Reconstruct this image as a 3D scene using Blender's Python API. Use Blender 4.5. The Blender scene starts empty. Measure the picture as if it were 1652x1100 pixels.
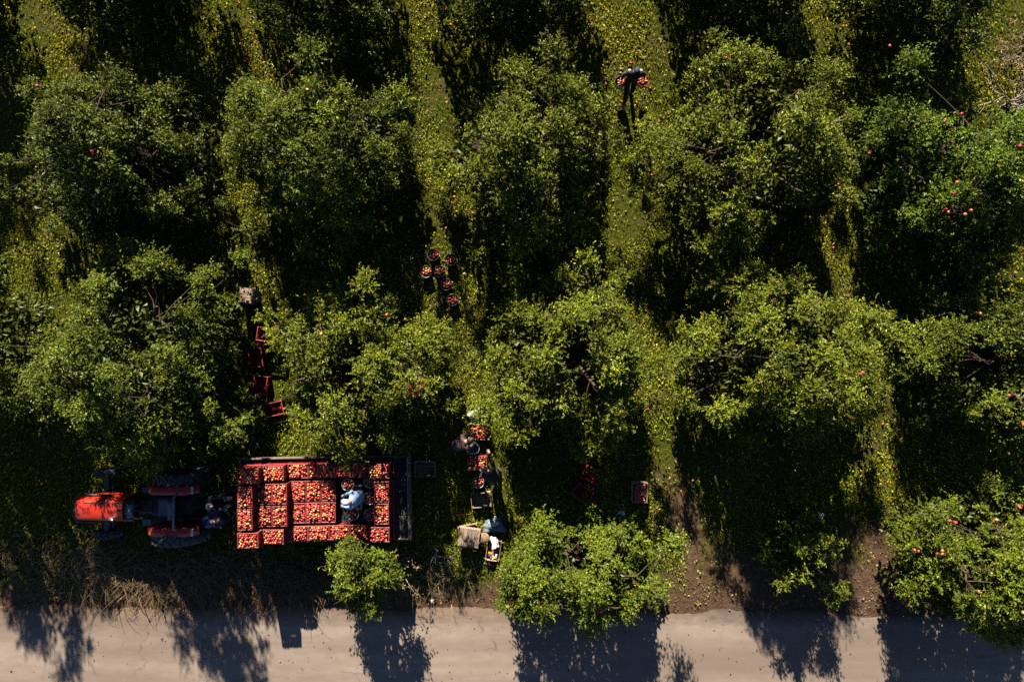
import bpy, bmesh, math, random
import numpy as np
from mathutils import Vector, Matrix

# ------------------------------------------------------------------ camera, sky, sun, exposure
scene = bpy.context.scene
H = 20.0                      # flying height of the camera
F = 1100.0                    # focal length in photo pixels
cam_data = bpy.data.cameras.new('camera')
cam = bpy.data.objects.new('camera', cam_data)
scene.collection.objects.link(cam)
cam.location = (0, 0, H)
cam.rotation_euler = (0, 0, 0)
cam_data.sensor_width = 36.0
cam_data.lens = 36.0 * F / 1652.0
cam_data.clip_end = 500
scene.camera = cam

SUN_EL = math.radians(27.5)
SHADOW = Vector((0.17, -1.0, 0)).normalized()
to_sun = Vector((-SHADOW.x * math.cos(SUN_EL), -SHADOW.y * math.cos(SUN_EL), math.sin(SUN_EL)))
world = bpy.data.worlds.new('World')
scene.world = world
world.use_nodes = True
wn = world.node_tree
bg = wn.nodes['Background']
sky = wn.nodes.new('ShaderNodeTexSky')
sky.sky_type = 'NISHITA'
sky.sun_disc = False
sky.sun_elevation = SUN_EL
sky.sun_rotation = math.atan2(to_sun.x, to_sun.y)
sky.air_density = 0.42
sky.dust_density = 0.0
sky.altitude = 600
wn.links.new(sky.outputs[0], bg.inputs[0])
bg.inputs[1].default_value = 0.05
sun_data = bpy.data.lights.new('sun', 'SUN')
sun_data.energy = 5.0
sun_data.angle = math.radians(0.5)
sun_data.color = (1.0, 0.88, 0.72)
sun = bpy.data.objects.new('sun', sun_data)
scene.collection.objects.link(sun)
sun.rotation_euler = to_sun.to_track_quat('Z', 'Y').to_euler()
sun.location = (-3, 20, 15)
vs = scene.view_settings
vs.view_transform = 'Standard'
vs.look = 'None'
vs.exposure = 1.52
vs.gamma = 1.0
vs.use_curve_mapping = False
scene.cycles.max_bounces = 5
scene.cycles.diffuse_bounces = 0
scene.cycles.transparent_max_bounces = 4
scene.cycles.use_denoising = False

COL = scene.collection
R = math.radians


def P(px, py, z=0.0):
    """world point at height z that stands at a photo position"""
    k = (H - z) / F
    return Vector(((px - 826) * k, (550 - py) * k, z))


# ------------------------------------------------------------------ materials
def nodes_of(name):
    m = bpy.data.materials.new(name)
    m.use_nodes = True
    nt = m.node_tree
    return m, nt, nt.nodes['Principled BSDF']


def N(nt, kind, **kw):
    n = nt.nodes.new(kind)
    for k, v in kw.items():
        setattr(n, k, v)
    return n


def mixc(nt, fac, a, b, blend='MIX'):
    n = nt.nodes.new('ShaderNodeMix')
    n.data_type = 'RGBA'
    n.blend_type = blend
    for idx, v in ((0, fac), (6, a), (7, b)):
        if hasattr(v, 'node'):
            nt.links.new(v, n.inputs[idx])
        elif isinstance(v, (int, float)):
            n.inputs[idx].default_value = v
        else:
            n.inputs[idx].default_value = (*v[:3], 1)
    return n.outputs[2]


def noise(nt, vec, scale, detail=4, rough=0.6, stretch=None):
    if stretch is not None:
        mp = nt.nodes.new('ShaderNodeMapping')
        mp.inputs[3].default_value = stretch
        nt.links.new(vec, mp.inputs[0])
        vec = mp.outputs[0]
    n = nt.nodes.new('ShaderNodeTexNoise')
    n.inputs['Scale'].default_value = scale
    n.inputs['Detail'].default_value = detail
    n.inputs['Roughness'].default_value = rough
    nt.links.new(vec, n.inputs['Vector'])
    return n.outputs[0]


def ramp(nt, fac, lo, hi, a=(0, 0, 0), b=(1, 1, 1)):
    n = nt.nodes.new('ShaderNodeValToRGB')
    n.color_ramp.elements[0].position = lo
    n.color_ramp.elements[1].position = hi
    n.color_ramp.elements[0].color = (*a, 1)
    n.color_ramp.elements[1].color = (*b, 1)
    nt.links.new(fac, n.inputs[0])
    return n.outputs[0]


def bump(nt, bsdf, h, strength=0.3, dist=0.02):
    b = nt.nodes.new('ShaderNodeBump')
    b.inputs['Strength'].default_value = strength
    b.inputs['Distance'].default_value = dist
    nt.links.new(h, b.inputs['Height'])
    nt.links.new(b.outputs[0], bsdf.inputs['Normal'])


def mat(name, color, rough=0.6, vary=0.25, scale=9.0, worn=None, wear=0.0, metal=0.0, bump_s=0.15, stretch=None, jitter=0.15, spec=0.4):
    """painted, plastic, cloth, wooden or metal surface with uneven tone and worn patches"""
    m, nt, b = nodes_of(name)
    tc = N(nt, 'ShaderNodeTexCoord').outputs['Object']
    n1 = noise(nt, tc, scale, 5, 0.65, stretch)
    lo = tuple(c * (1 - vary) for c in color)
    hi = tuple(min(1, c * (1 + vary)) for c in color)
    c = mixc(nt, ramp(nt, n1, 0.3, 0.7), lo, hi)
    if worn is not None:
        n2 = noise(nt, tc, scale * 2.3, 6, 0.7)
        c = mixc(nt, ramp(nt, n2, 0.62 - wear * 0.3, 0.7 - wear * 0.2), c, worn)
    oi = N(nt, 'ShaderNodeObjectInfo')
    hsv = N(nt, 'ShaderNodeHueSaturation')
    mr = N(nt, 'ShaderNodeMapRange')
    mr.inputs[3].default_value = 1 - jitter
    mr.inputs[4].default_value = 1 + jitter
    nt.links.new(oi.outputs['Random'], mr.inputs[0])
    nt.links.new(mr.outputs[0], hsv.inputs['Value'])
    nt.links.new(c, hsv.inputs['Color'])
    nt.links.new(hsv.outputs[0], b.inputs['Base Color'])
    b.inputs['Roughness'].default_value = rough
    b.inputs['Metallic'].default_value = metal
    b.inputs['Specular IOR Level'].default_value = spec
    if bump_s:
        bump(nt, b, noise(nt, tc, scale * 4, 4, 0.7, stretch), bump_s, 0.01)
    return m


def attr_mat(name, rough=0.5, spec=0.4, translucent=0.0, tint=(1.0, 1.0, 0.6)):
    """colour carried by each leaf, blade or fruit"""
    m, nt, b = nodes_of(name)
    a = N(nt, 'ShaderNodeAttribute', attribute_name='Col')
    nt.links.new(a.outputs['Color'], b.inputs['Base Color'])
    b.inputs['Roughness'].default_value = rough
    b.inputs['Specular IOR Level'].default_value = spec
    if translucent:
        t = N(nt, 'ShaderNodeBsdfTranslucent')
        nt.links.new(mixc(nt, 1.0, a.outputs['Color'], tint, 'MULTIPLY'), t.inputs[0])
        mx = N(nt, 'ShaderNodeMixShader')
        mx.inputs[0].default_value = translucent
        nt.links.new(b.outputs[0], mx.inputs[1])
        nt.links.new(t.outputs[0], mx.inputs[2])
        nt.links.new(mx.outputs[0], nt.nodes['Material Output'].inputs[0])
    return m


M = {}
M['leaf'] = attr_mat('apple_leaf', 0.45, 0.22, 0.14, (1.0, 1.0, 0.25))
M['grass'] = attr_mat('grass_blade', 0.6, 0.25, 0.22, (1.0, 1.0, 0.4))
M['straw'] = attr_mat('dry_straw', 0.7, 0.2, 0.15, (1.0, 0.95, 0.8))
M['apple'] = attr_mat('apple_skin', 0.3, 0.5)
M['bark'] = mat('apple_bark', (0.075, 0.048, 0.034), 0.9, 0.35, 14, bump_s=0.5)
M['twig'] = mat('dead_twig', (0.40, 0.34, 0.29), 0.85, 0.3, 12)
M['red_crate'] = mat('red_crate_plastic', (0.28, 0.018, 0.022), 0.45, 0.2, 7, worn=(0.24, 0.05, 0.05), wear=0.05, jitter=0.2)
M['crate_rim'] = mat('red_crate_rim', (0.24, 0.035, 0.034), 0.42, 0.2, 9, worn=(0.33, 0.13, 0.12), wear=0.25, jitter=0.2)
M['wood'] = mat('grey_crate_wood', (0.30, 0.22, 0.165), 0.85, 0.3, 6, worn=(0.17, 0.12, 0.09), wear=0.2, stretch=(1.2, 9, 9), bump_s=0.3, jitter=0.25)
M['wood_warm'] = mat('warm_crate_wood', (0.42, 0.26, 0.16), 0.8, 0.3, 6, worn=(0.22, 0.13, 0.08), wear=0.15, stretch=(1.2, 9, 9), bump_s=0.3, jitter=0.2)
M['bed_wood'] = mat('dark_bed_plank', (0.038, 0.037, 0.038), 0.8, 0.4, 5, worn=(0.10, 0.08, 0.06), wear=0.12, stretch=(1, 8, 8), bump_s=0.3, jitter=0.3)
M['board_wood'] = mat('trailer_side_board', (0.13, 0.105, 0.085), 0.85, 0.35, 5, worn=(0.24, 0.19, 0.15), wear=0.2, stretch=(1, 8, 8), jitter=0.25)
M['steel'] = mat('dark_trailer_steel', (0.05, 0.052, 0.058), 0.55, 0.3, 10, worn=(0.14, 0.08, 0.05), wear=0.15, metal=0.4)
M['rubber'] = mat('tyre_rubber', (0.055, 0.06, 0.068), 0.75, 0.35, 11, worn=(0.13, 0.11, 0.09), wear=0.15)
M['tractor_red'] = mat('tractor_red_paint', (0.42, 0.026, 0.010), 0.38, 0.12, 4, worn=(0.34, 0.05, 0.03), wear=0.05, jitter=0.02, bump_s=0.04, spec=0.5)
M['fender_red'] = mat('faded_fender_red', (0.32, 0.018, 0.018), 0.45, 0.18, 5, worn=(0.24, 0.06, 0.05), wear=0.12, jitter=0.05, bump_s=0.05)
M['black_paint'] = mat('black_paint', (0.018, 0.018, 0.02), 0.45, 0.3, 8, worn=(0.05, 0.04, 0.035), wear=0.2)
M['engine_grey'] = mat('greasy_engine_grey', (0.045, 0.05, 0.055), 0.6, 0.4, 10, worn=(0.10, 0.075, 0.05), wear=0.2, metal=0.3)
M['seat_blue'] = mat('blue_grey_vinyl', (0.10, 0.145, 0.185), 0.55, 0.25, 6, worn=(0.16, 0.19, 0.21), wear=0.15)
M['chrome'] = mat('bright_metal', (0.62, 0.62, 0.60), 0.3, 0.15, 8, metal=0.8)
M['lamp_grey'] = mat('grey_lamp_lens', (0.55, 0.56, 0.56), 0.3, 0.1, 8)
M['pale_bucket'] = mat('grey_bucket_plastic', (0.30, 0.36, 0.39), 0.45, 0.18, 8, worn=(0.42, 0.46, 0.47), wear=0.15, jitter=0.1)
M['dark_bucket'] = mat('black_bucket_plastic', (0.05, 0.055, 0.065), 0.45, 0.25, 8, worn=(0.12, 0.12, 0.12), wear=0.12)
M['red_bucket'] = mat('red_bucket_plastic', (0.30, 0.02, 0.025), 0.45, 0.2, 8)
M['blue_bucket'] = mat('blue_bucket_plastic', (0.012, 0.09, 0.48), 0.42, 0.15, 8)
M['wire'] = mat('bucket_wire', (0.35, 0.35, 0.35), 0.4, 0.2, 8, metal=0.7)
M['sack'] = mat('pale_blue_sack', (0.42, 0.50, 0.56), 0.7, 0.2, 10, worn=(0.62, 0.66, 0.68), wear=0.2)
M['grey_cloth'] = mat('blue_grey_cloth', (0.13, 0.17, 0.20), 0.85, 0.3, 9)
M['white_paper'] = mat('white_paper', (0.60, 0.62, 0.62), 0.7, 0.08, 6, jitter=0.03)
M['cardboard'] = mat('brown_cardboard', (0.30, 0.19, 0.11), 0.85, 0.2, 5)
M['orange_pack'] = mat('orange_wrapper', (0.75, 0.26, 0.02), 0.4, 0.15, 12, jitter=0.05)
M['blue_pack'] = mat('deep_blue_wrapper', (0.03, 0.04, 0.35), 0.4, 0.2, 12, jitter=0.05)
M['yellow_pack'] = mat('yellow_wrapper', (0.8, 0.55, 0.10), 0.4, 0.15, 12, jitter=0.05)
M['pale_pack'] = mat('pale_wrapper', (0.7, 0.68, 0.6), 0.5, 0.1, 12, jitter=0.05)
M['skin'] = mat('weathered_skin', (0.48, 0.27, 0.18), 0.5, 0.12, 20, jitter=0.05, bump_s=0.05)
M['shirt_blue'] = mat('pale_blue_shirt', (0.24, 0.35, 0.52), 0.85, 0.1, 8, jitter=0.02, bump_s=0.3)
M['navy'] = mat('navy_cloth', (0.022, 0.028, 0.055), 0.8, 0.35, 9, jitter=0.1, bump_s=0.3)
M['black_cloth'] = mat('black_cloth', (0.022, 0.022, 0.026), 0.85, 0.35, 9, jitter=0.1, bump_s=0.3)
M['brown_cloth'] = mat('brown_jacket', (0.10, 0.062, 0.058), 0.8, 0.35, 9, jitter=0.05, bump_s=0.3)
M['red_cloth'] = mat('crimson_jacket', (0.46, 0.004, 0.03), 0.75, 0.2, 8, jitter=0.02, bump_s=0.3)
M['grey_sleeve'] = mat('slate_sleeve', (0.085, 0.105, 0.12), 0.8, 0.3, 9, jitter=0.05, bump_s=0.3)
M['white_cloth'] = mat('white_cloth', (0.40, 0.39, 0.37), 0.85, 0.12, 9, jitter=0.05)
M['pale_cap'] = mat('pale_cap_cloth', (0.33, 0.40, 0.50), 0.85, 0.1, 12, jitter=0.02)
M['denim'] = mat('dark_denim', (0.035, 0.05, 0.08), 0.85, 0.3, 12, jitter=0.1)
M['boot'] = mat('brown_boot', (0.10, 0.075, 0.06), 0.7, 0.3, 9)
M['hair_dark'] = mat('dark_hair', (0.03, 0.022, 0.018), 0.55, 0.35, 30, bump_s=0.5)
M['hair_brown'] = mat('light_brown_hair', (0.16, 0.09, 0.05), 0.55, 0.4, 30, bump_s=0.5)
M['hair_grey'] = mat('grey_hair', (0.20, 0.20, 0.21), 0.6, 0.4, 30, bump_s=0.5)
M['blue_trim'] = mat('bright_blue_trim', (0.015, 0.16, 0.60), 0.6, 0.1, 9)


# ------------------------------------------------------------------ mesh helpers
def link(name, me, parent=None, loc=(0, 0, 0), rot=(0, 0, 0)):
    o = bpy.data.objects.new(name, me)
    COL.objects.link(o)
    o.location = loc
    o.rotation_euler = rot
    if parent is not None:
        o.parent = parent
    return o


def empty(name, loc=(0, 0, 0), rot=(0, 0, 0)):
    o = link(name, None, None, loc, rot)
    o.empty_display_size = 0.2
    return o


def tag(o, label=None, cat=None, group=None, kind=None):
    if label: o['label'] = label
    if cat: o['category'] = cat
    if group: o['group'] = group
    if kind: o['kind'] = kind
    return o


def copy_tree(o, parent=None):
    c = o.copy()
    COL.objects.link(c)
    c.parent = parent
    for ch in list(o.children):
        copy_tree(ch, c)
    return c


class MB:
    def __init__(s):
        s.v, s.f, s.sm = [], [], []

    def add(s, vs_, fs, smooth=False):
        n = len(s.v)
        s.v += [tuple(p) for p in vs_]
        s.f += [tuple(i + n for i in f) for f in fs]
        s.sm += [smooth] * len(fs)
        return s

    def box(s, c, size, rot=None, taper=1.0, bev=0.0):
        hx, hy, hz = size[0] / 2, size[1] / 2, size[2] / 2
        c = Vector(c)
        if bev <= 0:
            pts = [Vector((x * hx * (taper if z > 0 else 1), y * hy * (taper if z > 0 else 1), z * hz)) for z in (-1, 1) for x, y in ((-1, -1), (1, -1), (1, 1), (-1, 1))]
            fs = [(0, 3, 2, 1), (4, 5, 6, 7), (0, 1, 5, 4), (1, 2, 6, 5), (2, 3, 7, 6), (3, 0, 4, 7)]
        else:
            bev = min(bev, hx * .9, hy * .9, hz * .9)
            def ring(ix, iy, z):
                return [Vector((-hx + ix, -hy + iy, z)), Vector((hx - ix, -hy + iy, z)), Vector((hx - ix, hy - iy, z)), Vector((-hx + ix, hy - iy, z))]
            pts = ring(bev, bev, -hz) + ring(0, 0, -hz + bev) + ring(0, 0, hz - bev) + ring(bev, bev, hz)
            fs = [(0, 3, 2, 1), (12, 13, 14, 15)]
            for k in range(3):
                for i in range(4):
                    j = (i + 1) % 4
                    fs.append((k * 4 + i, k * 4 + j, k * 4 + 4 + j, k * 4 + 4 + i))
        if rot is not None:
            m = rot if isinstance(rot, Matrix) else Matrix.Rotation(rot, 3, 'Z')
            pts = [m @ p for p in pts]
        return s.add([p + c for p in pts], fs)

    def tube(s, pts, rad, n=8, cap=True, smooth=True):
        pts = [Vector(p) for p in pts]
        if not hasattr(rad, '__len__'):
            rad = [rad] * len(pts)
        vsx, fs = [], []
        ref = None
        for i, p in enumerate(pts):
            t = (pts[min(i + 1, len(pts) - 1)] - pts[max(i - 1, 0)])
            t = t.normalized() if t.length > 1e-9 else Vector((0, 0, 1))
            if ref is None:
                ref = t.orthogonal().normalized()
            u = (ref - t * ref.dot(t))
            u = u.normalized() if u.length > 1e-6 else t.orthogonal().normalized()
            ref = u
            w = t.cross(u)
            for k in range(n):
                a = 2 * math.pi * k / n
                vsx.append(p + (u * math.cos(a) + w * math.sin(a)) * rad[i])
        for i in range(len(pts) - 1):
            for k in range(n):
                k2 = (k + 1) % n
                fs.append((i * n + k, i * n + k2, (i + 1) * n + k2, (i + 1) * n + k))
        if cap:
            fs.append(tuple(range(n - 1, -1, -1)))
            fs.append(tuple((len(pts) - 1) * n + k for k in range(n)))
        return s.add(vsx, fs, smooth)

    def lathe(s, prof, n=20, c=(0, 0, 0), rot=None, smooth=True, sx=1.0, sy=1.0):
        vsx, fs = [], []
        for r, z in prof:
            for k in range(n):
                a = 2 * math.pi * k / n
                vsx.append(Vector((r * math.cos(a) * sx, r * math.sin(a) * sy, z)))
        for i in range(len(prof) - 1):
            for k in range(n):
                k2 = (k + 1) % n
                fs.append((i * n + k, i * n + k2, (i + 1) * n + k2, (i + 1) * n + k))
        if prof[0][0] > 1e-6:
            fs.append(tuple(range(n - 1, -1, -1)))
        if prof[-1][0] > 1e-6:
            fs.append(tuple((len(prof) - 1) * n + k for k in range(n)))
        if rot is not None:
            vsx = [rot @ p for p in vsx]
        c = Vector(c)
        return s.add([p + c for p in vsx], fs, smooth)

    def ball(s, c, r, n=10, m=7, rot=None):
        r = r if hasattr(r, '__len__') else (r, r, r)
        vsx, fs = [], []
        for i in range(m + 1):
            t = math.pi * i / m
            for k in range(n):
                a = 2 * math.pi * k / n
                vsx.append(Vector((r[0] * math.sin(t) * math.cos(a), r[1] * math.sin(t) * math.sin(a), -r[2] * math.cos(t))))
        for i in range(m):
            for k in range(n):
                k2 = (k + 1) % n
                fs.append((i * n + k, i * n + k2, (i + 1) * n + k2, (i + 1) * n + k))
        if rot is not None:
            vsx = [rot @ p for p in vsx]
        c = Vector(c)
        return s.add([p + c for p in vsx], fs, True)

    def mesh(s, name, material):
        me = bpy.data.meshes.new(name)
        me.from_pydata(s.v, [], s.f)
        me.polygons.foreach_set('use_smooth', s.sm)
        me.materials.append(M[material] if isinstance(material, str) else material)
        me.validate(clean_customdata=False)
        me.update()
        return me

    def build(s, name, material, parent=None, loc=(0, 0, 0), rot=(0, 0, 0)):
        return link(name, s.mesh(name, material), parent, loc, rot)


def np_mesh(name, verts, tris, cols, material, smooth=False):
    me = bpy.data.meshes.new(name)
    nv, nf = len(verts), len(tris)
    me.vertices.add(nv)
    me.vertices.foreach_set('co', np.ascontiguousarray(verts, dtype=np.float32).ravel())
    me.loops.add(nf * 3)
    me.loops.foreach_set('vertex_index', np.ascontiguousarray(tris, dtype=np.int32).ravel())
    me.polygons.add(nf)
    me.polygons.foreach_set('loop_start', np.arange(0, nf * 3, 3, dtype=np.int32))
    me.polygons.foreach_set('loop_total', np.full(nf, 3, dtype=np.int32))
    me.polygons.foreach_set('use_smooth', np.full(nf, smooth, dtype=bool))
    at = me.attributes.new('Col', 'FLOAT_COLOR', 'POINT')
    c4 = np.ones((nv, 4), dtype=np.float32)
    c4[:, :3] = cols
    at.data.foreach_set('color', c4.ravel())
    me.materials.append(M[material])
    me.update()
    me.validate(clean_customdata=False)
    return me


def unit(a):
    return a / np.maximum(np.linalg.norm(a, axis=-1, keepdims=True), 1e-9)


def leaf_arrays(base, axis, normal, length, width, color, fold=0.22, droop=0.12):
    """folded pointed leaves: base, two edge points and tip each"""
    side = unit(np.cross(axis, normal))
    normal = np.cross(side, axis)
    L, W = length[:, None], width[:, None]
    v0 = base
    v1 = base + axis * L * 0.45 + side * W * 0.5 + normal * W * fold
    v2 = base + axis * L - normal * L * droop
    v3 = base + axis * L * 0.45 - side * W * 0.5 + normal * W * fold
    n = len(base)
    verts = np.stack([v0, v1, v2, v3], 1).reshape(-1, 3)
    i = np.arange(n)[:, None] * 4
    tris = np.concatenate([i + [0, 2, 1], i + [0, 3, 2]], 1).reshape(-1, 3)
    cols = np.repeat(color, 4, axis=0)
    return verts, tris, cols


def fbm(x, y, seed, scale):
    """cheap smooth noise in 0..1 made of turned sine waves"""
    rg = np.random.default_rng(seed)
    v = np.zeros_like(x)
    tot = 0
    for k in range(10):
        a = rg.uniform(0, 6.283)
        f = scale * rg.uniform(0.6, 2.6)
        w = 1 / (f / scale) ** 0.7
        v += w * np.sin((x * math.cos(a) + y * math.sin(a)) * f + rg.uniform(0, 6.283))
        tot += w
    return 0.5 + 0.5 * v / tot * 1.9


# ------------------------------------------------------------------ the ground
ROAD_Y = -7.78


def road_edge(x):
    return ROAD_Y + 0.07 * math.sin(x * 0.9 + 1) + 0.05 * math.sin(x * 2.3) + 0.03 * math.sin(x * 5.1 + 2) - 0.16 / (1 + math.exp(-(x - 4.5))) - 0.02 * max(0, x - 8)


def soil_amount(x, y):
    """bare earth along the road, more of it on the right"""
    s = np.clip((-6.9 - y) / 0.7, 0, 1)
    right = 1 / (1 + np.exp(-(x - 4.8) * 1.6))
    s = np.maximum(s, right * np.clip((-5.7 - y) / 1.2, 0, 1))
    strip = np.exp(-((x - (5.0 + (y + 5) * -0.15)) / 0.55) ** 2) * np.clip((-3.6 - y) / 1.2, 0, 1)
    strip2 = np.exp(-((x - 11.0) / 1.1) ** 2) * np.clip((-4.8 - y) / 1.0, 0, 1)
    return np.clip(np.maximum(np.maximum(s, strip), strip2), 0, 1)


def ground_z(x, y):
    bump_ = 0.05 * (fbm(np.asarray(x, float), np.asarray(y, float), 5, 0.9) - 0.5)
    ease = np.clip((np.asarray(y) - (ROAD_Y - 0.6)) / 0.8, 0, 1)
    return bump_ * ease - 0.03 * (1 - ease)


def make_ground():
    xs = np.concatenate([[-220, -90, -40], np.arange(-20, 20.01, 0.2), [40, 90, 220]])
    ys = np.concatenate([[-220, -90, -40, -16], np.arange(-9.2, 13.01, 0.2), [25, 60, 120, 220]])
    X, Y = np.meshgrid(xs, ys)
    Z = ground_z(X, Y)
    nx, ny = len(xs), len(ys)
    verts = np.stack([X, Y, Z], -1).reshape(-1, 3)
    idx = np.arange(nx * ny).reshape(ny, nx)
    a, b, c, d = idx[:-1, :-1].ravel(), idx[:-1, 1:].ravel(), idx[1:, 1:].ravel(), idx[1:, :-1].ravel()
    tris = np.concatenate([np.stack([a, b, c], 1), np.stack([a, c, d], 1)])
    s = soil_amount(X, Y).reshape(-1)
    cols = np.stack([s, s, s], 1)
    m, nt, bs = nodes_of('orchard_ground')
    M['ground'] = m
    tc = N(nt, 'ShaderNodeTexCoord').outputs['Object']
    n1 = noise(nt, tc, 0.9, 6, 0.65)
    n2 = noise(nt, tc, 7, 6, 0.7)
    n3 = noise(nt, tc, 40, 4, 0.7)
    green = mixc(nt, ramp(nt, n2, 0.35, 0.65), (0.036, 0.046, 0.006), (0.095, 0.100, 0.012))
    earth = mixc(nt, ramp(nt, n2, 0.35, 0.65), (0.070, 0.042, 0.026), (0.155, 0.097, 0.062))
    earth = mixc(nt, ramp(nt, n3, 0.66, 0.74), earth, (0.33, 0.25, 0.18))
    at = N(nt, 'ShaderNodeAttribute', attribute_name='Col')
    fac = N(nt, 'ShaderNodeMath', operation='ADD')
    nt.links.new(at.outputs['Fac'], fac.inputs[0])
    nt.links.new(ramp(nt, n1, 0.50, 0.72, (0, 0, 0), (0.6, 0.6, 0.6)), fac.inputs[1])
    fc = N(nt, 'ShaderNodeClamp')
    nt.links.new(fac.outputs[0], fc.inputs[0])
    nt.links.new(mixc(nt, fc.outputs[0], green, earth), bs.inputs['Base Color'])
    bs.inputs['Roughness'].default_value = 0.95
    bs.inputs['Specular IOR Level'].default_value = 0.1
    hm_ = N(nt, 'ShaderNodeMath', operation='ADD')
    nt.links.new(n3, hm_.inputs[0]); nt.links.new(n2, hm_.inputs[1])
    bump(nt, bs, hm_.outputs[0], 0.9, 0.06)
    me = np_mesh('ground', verts, tris, cols, 'ground', True)
    return tag(link('ground', me), 'grassy orchard ground with patches of bare brown earth', 'ground', kind='structure')


make_ground()


def make_road():
    xs = np.concatenate([[-200, -80, -40, -22], np.arange(-18, 18.01, 0.12), [22, 40, 80, 200]])
    mb = MB()
    n = len(xs)
    rg = random.Random(8)
    top = []
    for x in xs:
        e = road_edge(x) + rg.uniform(-0.025, 0.025)
        mb.v += [(x, -13.5, 0.03), (x, e - 0.30, 0.03), (x, e - 0.08, 0.018), (x, e + 0.05, -0.05)]
    for i in range(n - 1):
        a, b = i * 4, (i + 1) * 4
        mb.f += [(a, b, b + 1, a + 1), (a + 1, b + 1, b + 2, a + 2), (a + 2, b + 2, b + 3, a + 3)]
        mb.sm += [True, True, True]
    m, nt, bs = nodes_of('worn_pale_road')
    M['road'] = m
    tc = N(nt, 'ShaderNodeTexCoord').outputs['Object']
    big = noise(nt, tc, 0.5, 5, 0.6, (0.25, 1.4, 1))
    mid = noise(nt, tc, 3.5, 6, 0.7, (0.6, 1.3, 1))
    fine = noise(nt, tc, 90, 3, 0.7)
    c = mixc(nt, ramp(nt, big, 0.38, 0.62), (0.200, 0.160, 0.132), (0.310, 0.256, 0.212))
    c = mixc(nt, ramp(nt, mid, 0.4, 0.75, (0, 0, 0), (0.4, 0.4, 0.4)), c, (0.150, 0.112, 0.085))
    c = mixc(nt, ramp(nt, fine, 0.3, 0.7, (0.25, 0.25, 0.25), (0, 0, 0)), c, (0.11, 0.095, 0.085))
    trk = noise(nt, tc, 1.0, 3, 0.5, (0.04, 2.4, 1))
    c = mixc(nt, ramp(nt, trk, 0.46, 0.62, (0, 0, 0), (0.42, 0.42, 0.42)), c, (0.20, 0.155, 0.122))
    mud = noise(nt, tc, 5.5, 6, 0.75, (0.7, 1.0, 1))
    c = mixc(nt, ramp(nt, mud, 0.63, 0.70, (0, 0, 0), (0.6, 0.6, 0.6)), c, (0.15, 0.105, 0.075))
    # thin cracks
    vor = N(nt, 'ShaderNodeTexVoronoi', feature='DISTANCE_TO_EDGE')
    vor.inputs['Scale'].default_value = 0.55
    mp = N(nt, 'ShaderNodeMapping')
    mp.inputs[3].default_value = (0.5, 2.2, 1)
    wob = N(nt, 'ShaderNodeVectorMath', operation='MULTIPLY_ADD')
    nz = N(nt, 'ShaderNodeTexNoise')
    nz.inputs['Scale'].default_value = 2.5
    nt.links.new(tc, nz.inputs['Vector'])
    nt.links.new(nz.outputs['Color'], wob.inputs[0])
    wob.inputs[1].default_value = (0.5, 0.5, 0)
    nt.links.new(tc, wob.inputs[2])
    nt.links.new(wob.outputs[0], mp.inputs[0])
    nt.links.new(mp.outputs[0], vor.inputs['Vector'])
    crack = ramp(nt, vor.outputs['Distance'], 0.0, 0.010, (1, 1, 1), (0, 0, 0))
    keep = ramp(nt, noise(nt, tc, 0.8, 2), 0.5, 0.6, (0, 0, 0), (0.7, 0.7, 0.7))
    cm = N(nt, 'ShaderNodeMath', operation='MULTIPLY')
    nt.links.new(crack, cm.inputs[0])
    nt.links.new(keep, cm.inputs[1])
    c = mixc(nt, cm.outputs[0], c, (0.10, 0.08, 0.07))
    # old tar seam and washed-on dirt near the verge
    sep = N(nt, 'ShaderNodeSeparateXYZ')
    nt.links.new(tc, sep.inputs[0])
    yy = N(nt, 'ShaderNodeMath', operation='ADD')
    nt.links.new(sep.outputs['Y'], yy.inputs[0])
    dn = N(nt, 'ShaderNodeMath', operation='MULTIPLY')
    nt.links.new(mid, dn.inputs[0]); dn.inputs[1].default_value = 0.60
    nt.links.new(dn.outputs[0], yy.inputs[1])
    mr = N(nt, 'ShaderNodeMapRange')
    mr.inputs[1].default_value = -8.40 + 0.30
    mr.inputs[2].default_value = -7.72 + 0.30
    nt.links.new(yy.outputs[0], mr.inputs[0])
    xr = N(nt, 'ShaderNodeMapRange')
    xr.inputs[1].default_value = 4.0; xr.inputs[2].default_value = 6.0
    nt.links.new(sep.outputs['X'], xr.inputs[0])
    edge = mixc(nt, xr.outputs[0], (0.11, 0.070, 0.048), (0.035, 0.03, 0.028))
    c = mixc(nt, mr.outputs[0], c, edge)
    nt.links.new(c, bs.inputs['Base Color'])
    bs.inputs['Roughness'].default_value = 0.9
    bs.inputs['Specular IOR Level'].default_value = 0.2
    bump(nt, bs, fine, 0.35, 0.01)
    o = mb.build('road', m)
    return tag(o, 'pale worn road running along the lower edge of the orchard', 'road', kind='structure')


make_road()
# ------------------------------------------------------------------ apples
def apple_mesh(name, seed, r=0.039):
    rg = np.random.default_rng(seed)
    bm = bmesh.new()
    bmesh.ops.create_icosphere(bm, subdivisions=2 if seed < 100 else 1, radius=1.0)
    v = np.array([p.co[:] for p in bm.verts])
    t = np.array([[q.index for q in f.verts] for f in bm.faces])
    bm.free()
    col = apple_colors(v, rg)
    rho = np.hypot(v[:, 0], v[:, 1])
    z = v[:, 2] * 0.92 - 0.28 * np.exp(-(rho / 0.35) ** 2) * np.sign(v[:, 2])
    w = v * np.array([1, 1, 0]) * (1.02 + 0.05 * v[:, 2:3])
    w[:, 2] = z
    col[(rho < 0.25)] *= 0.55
    return np_mesh(name, w * r, t, col, 'apple', True)


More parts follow.
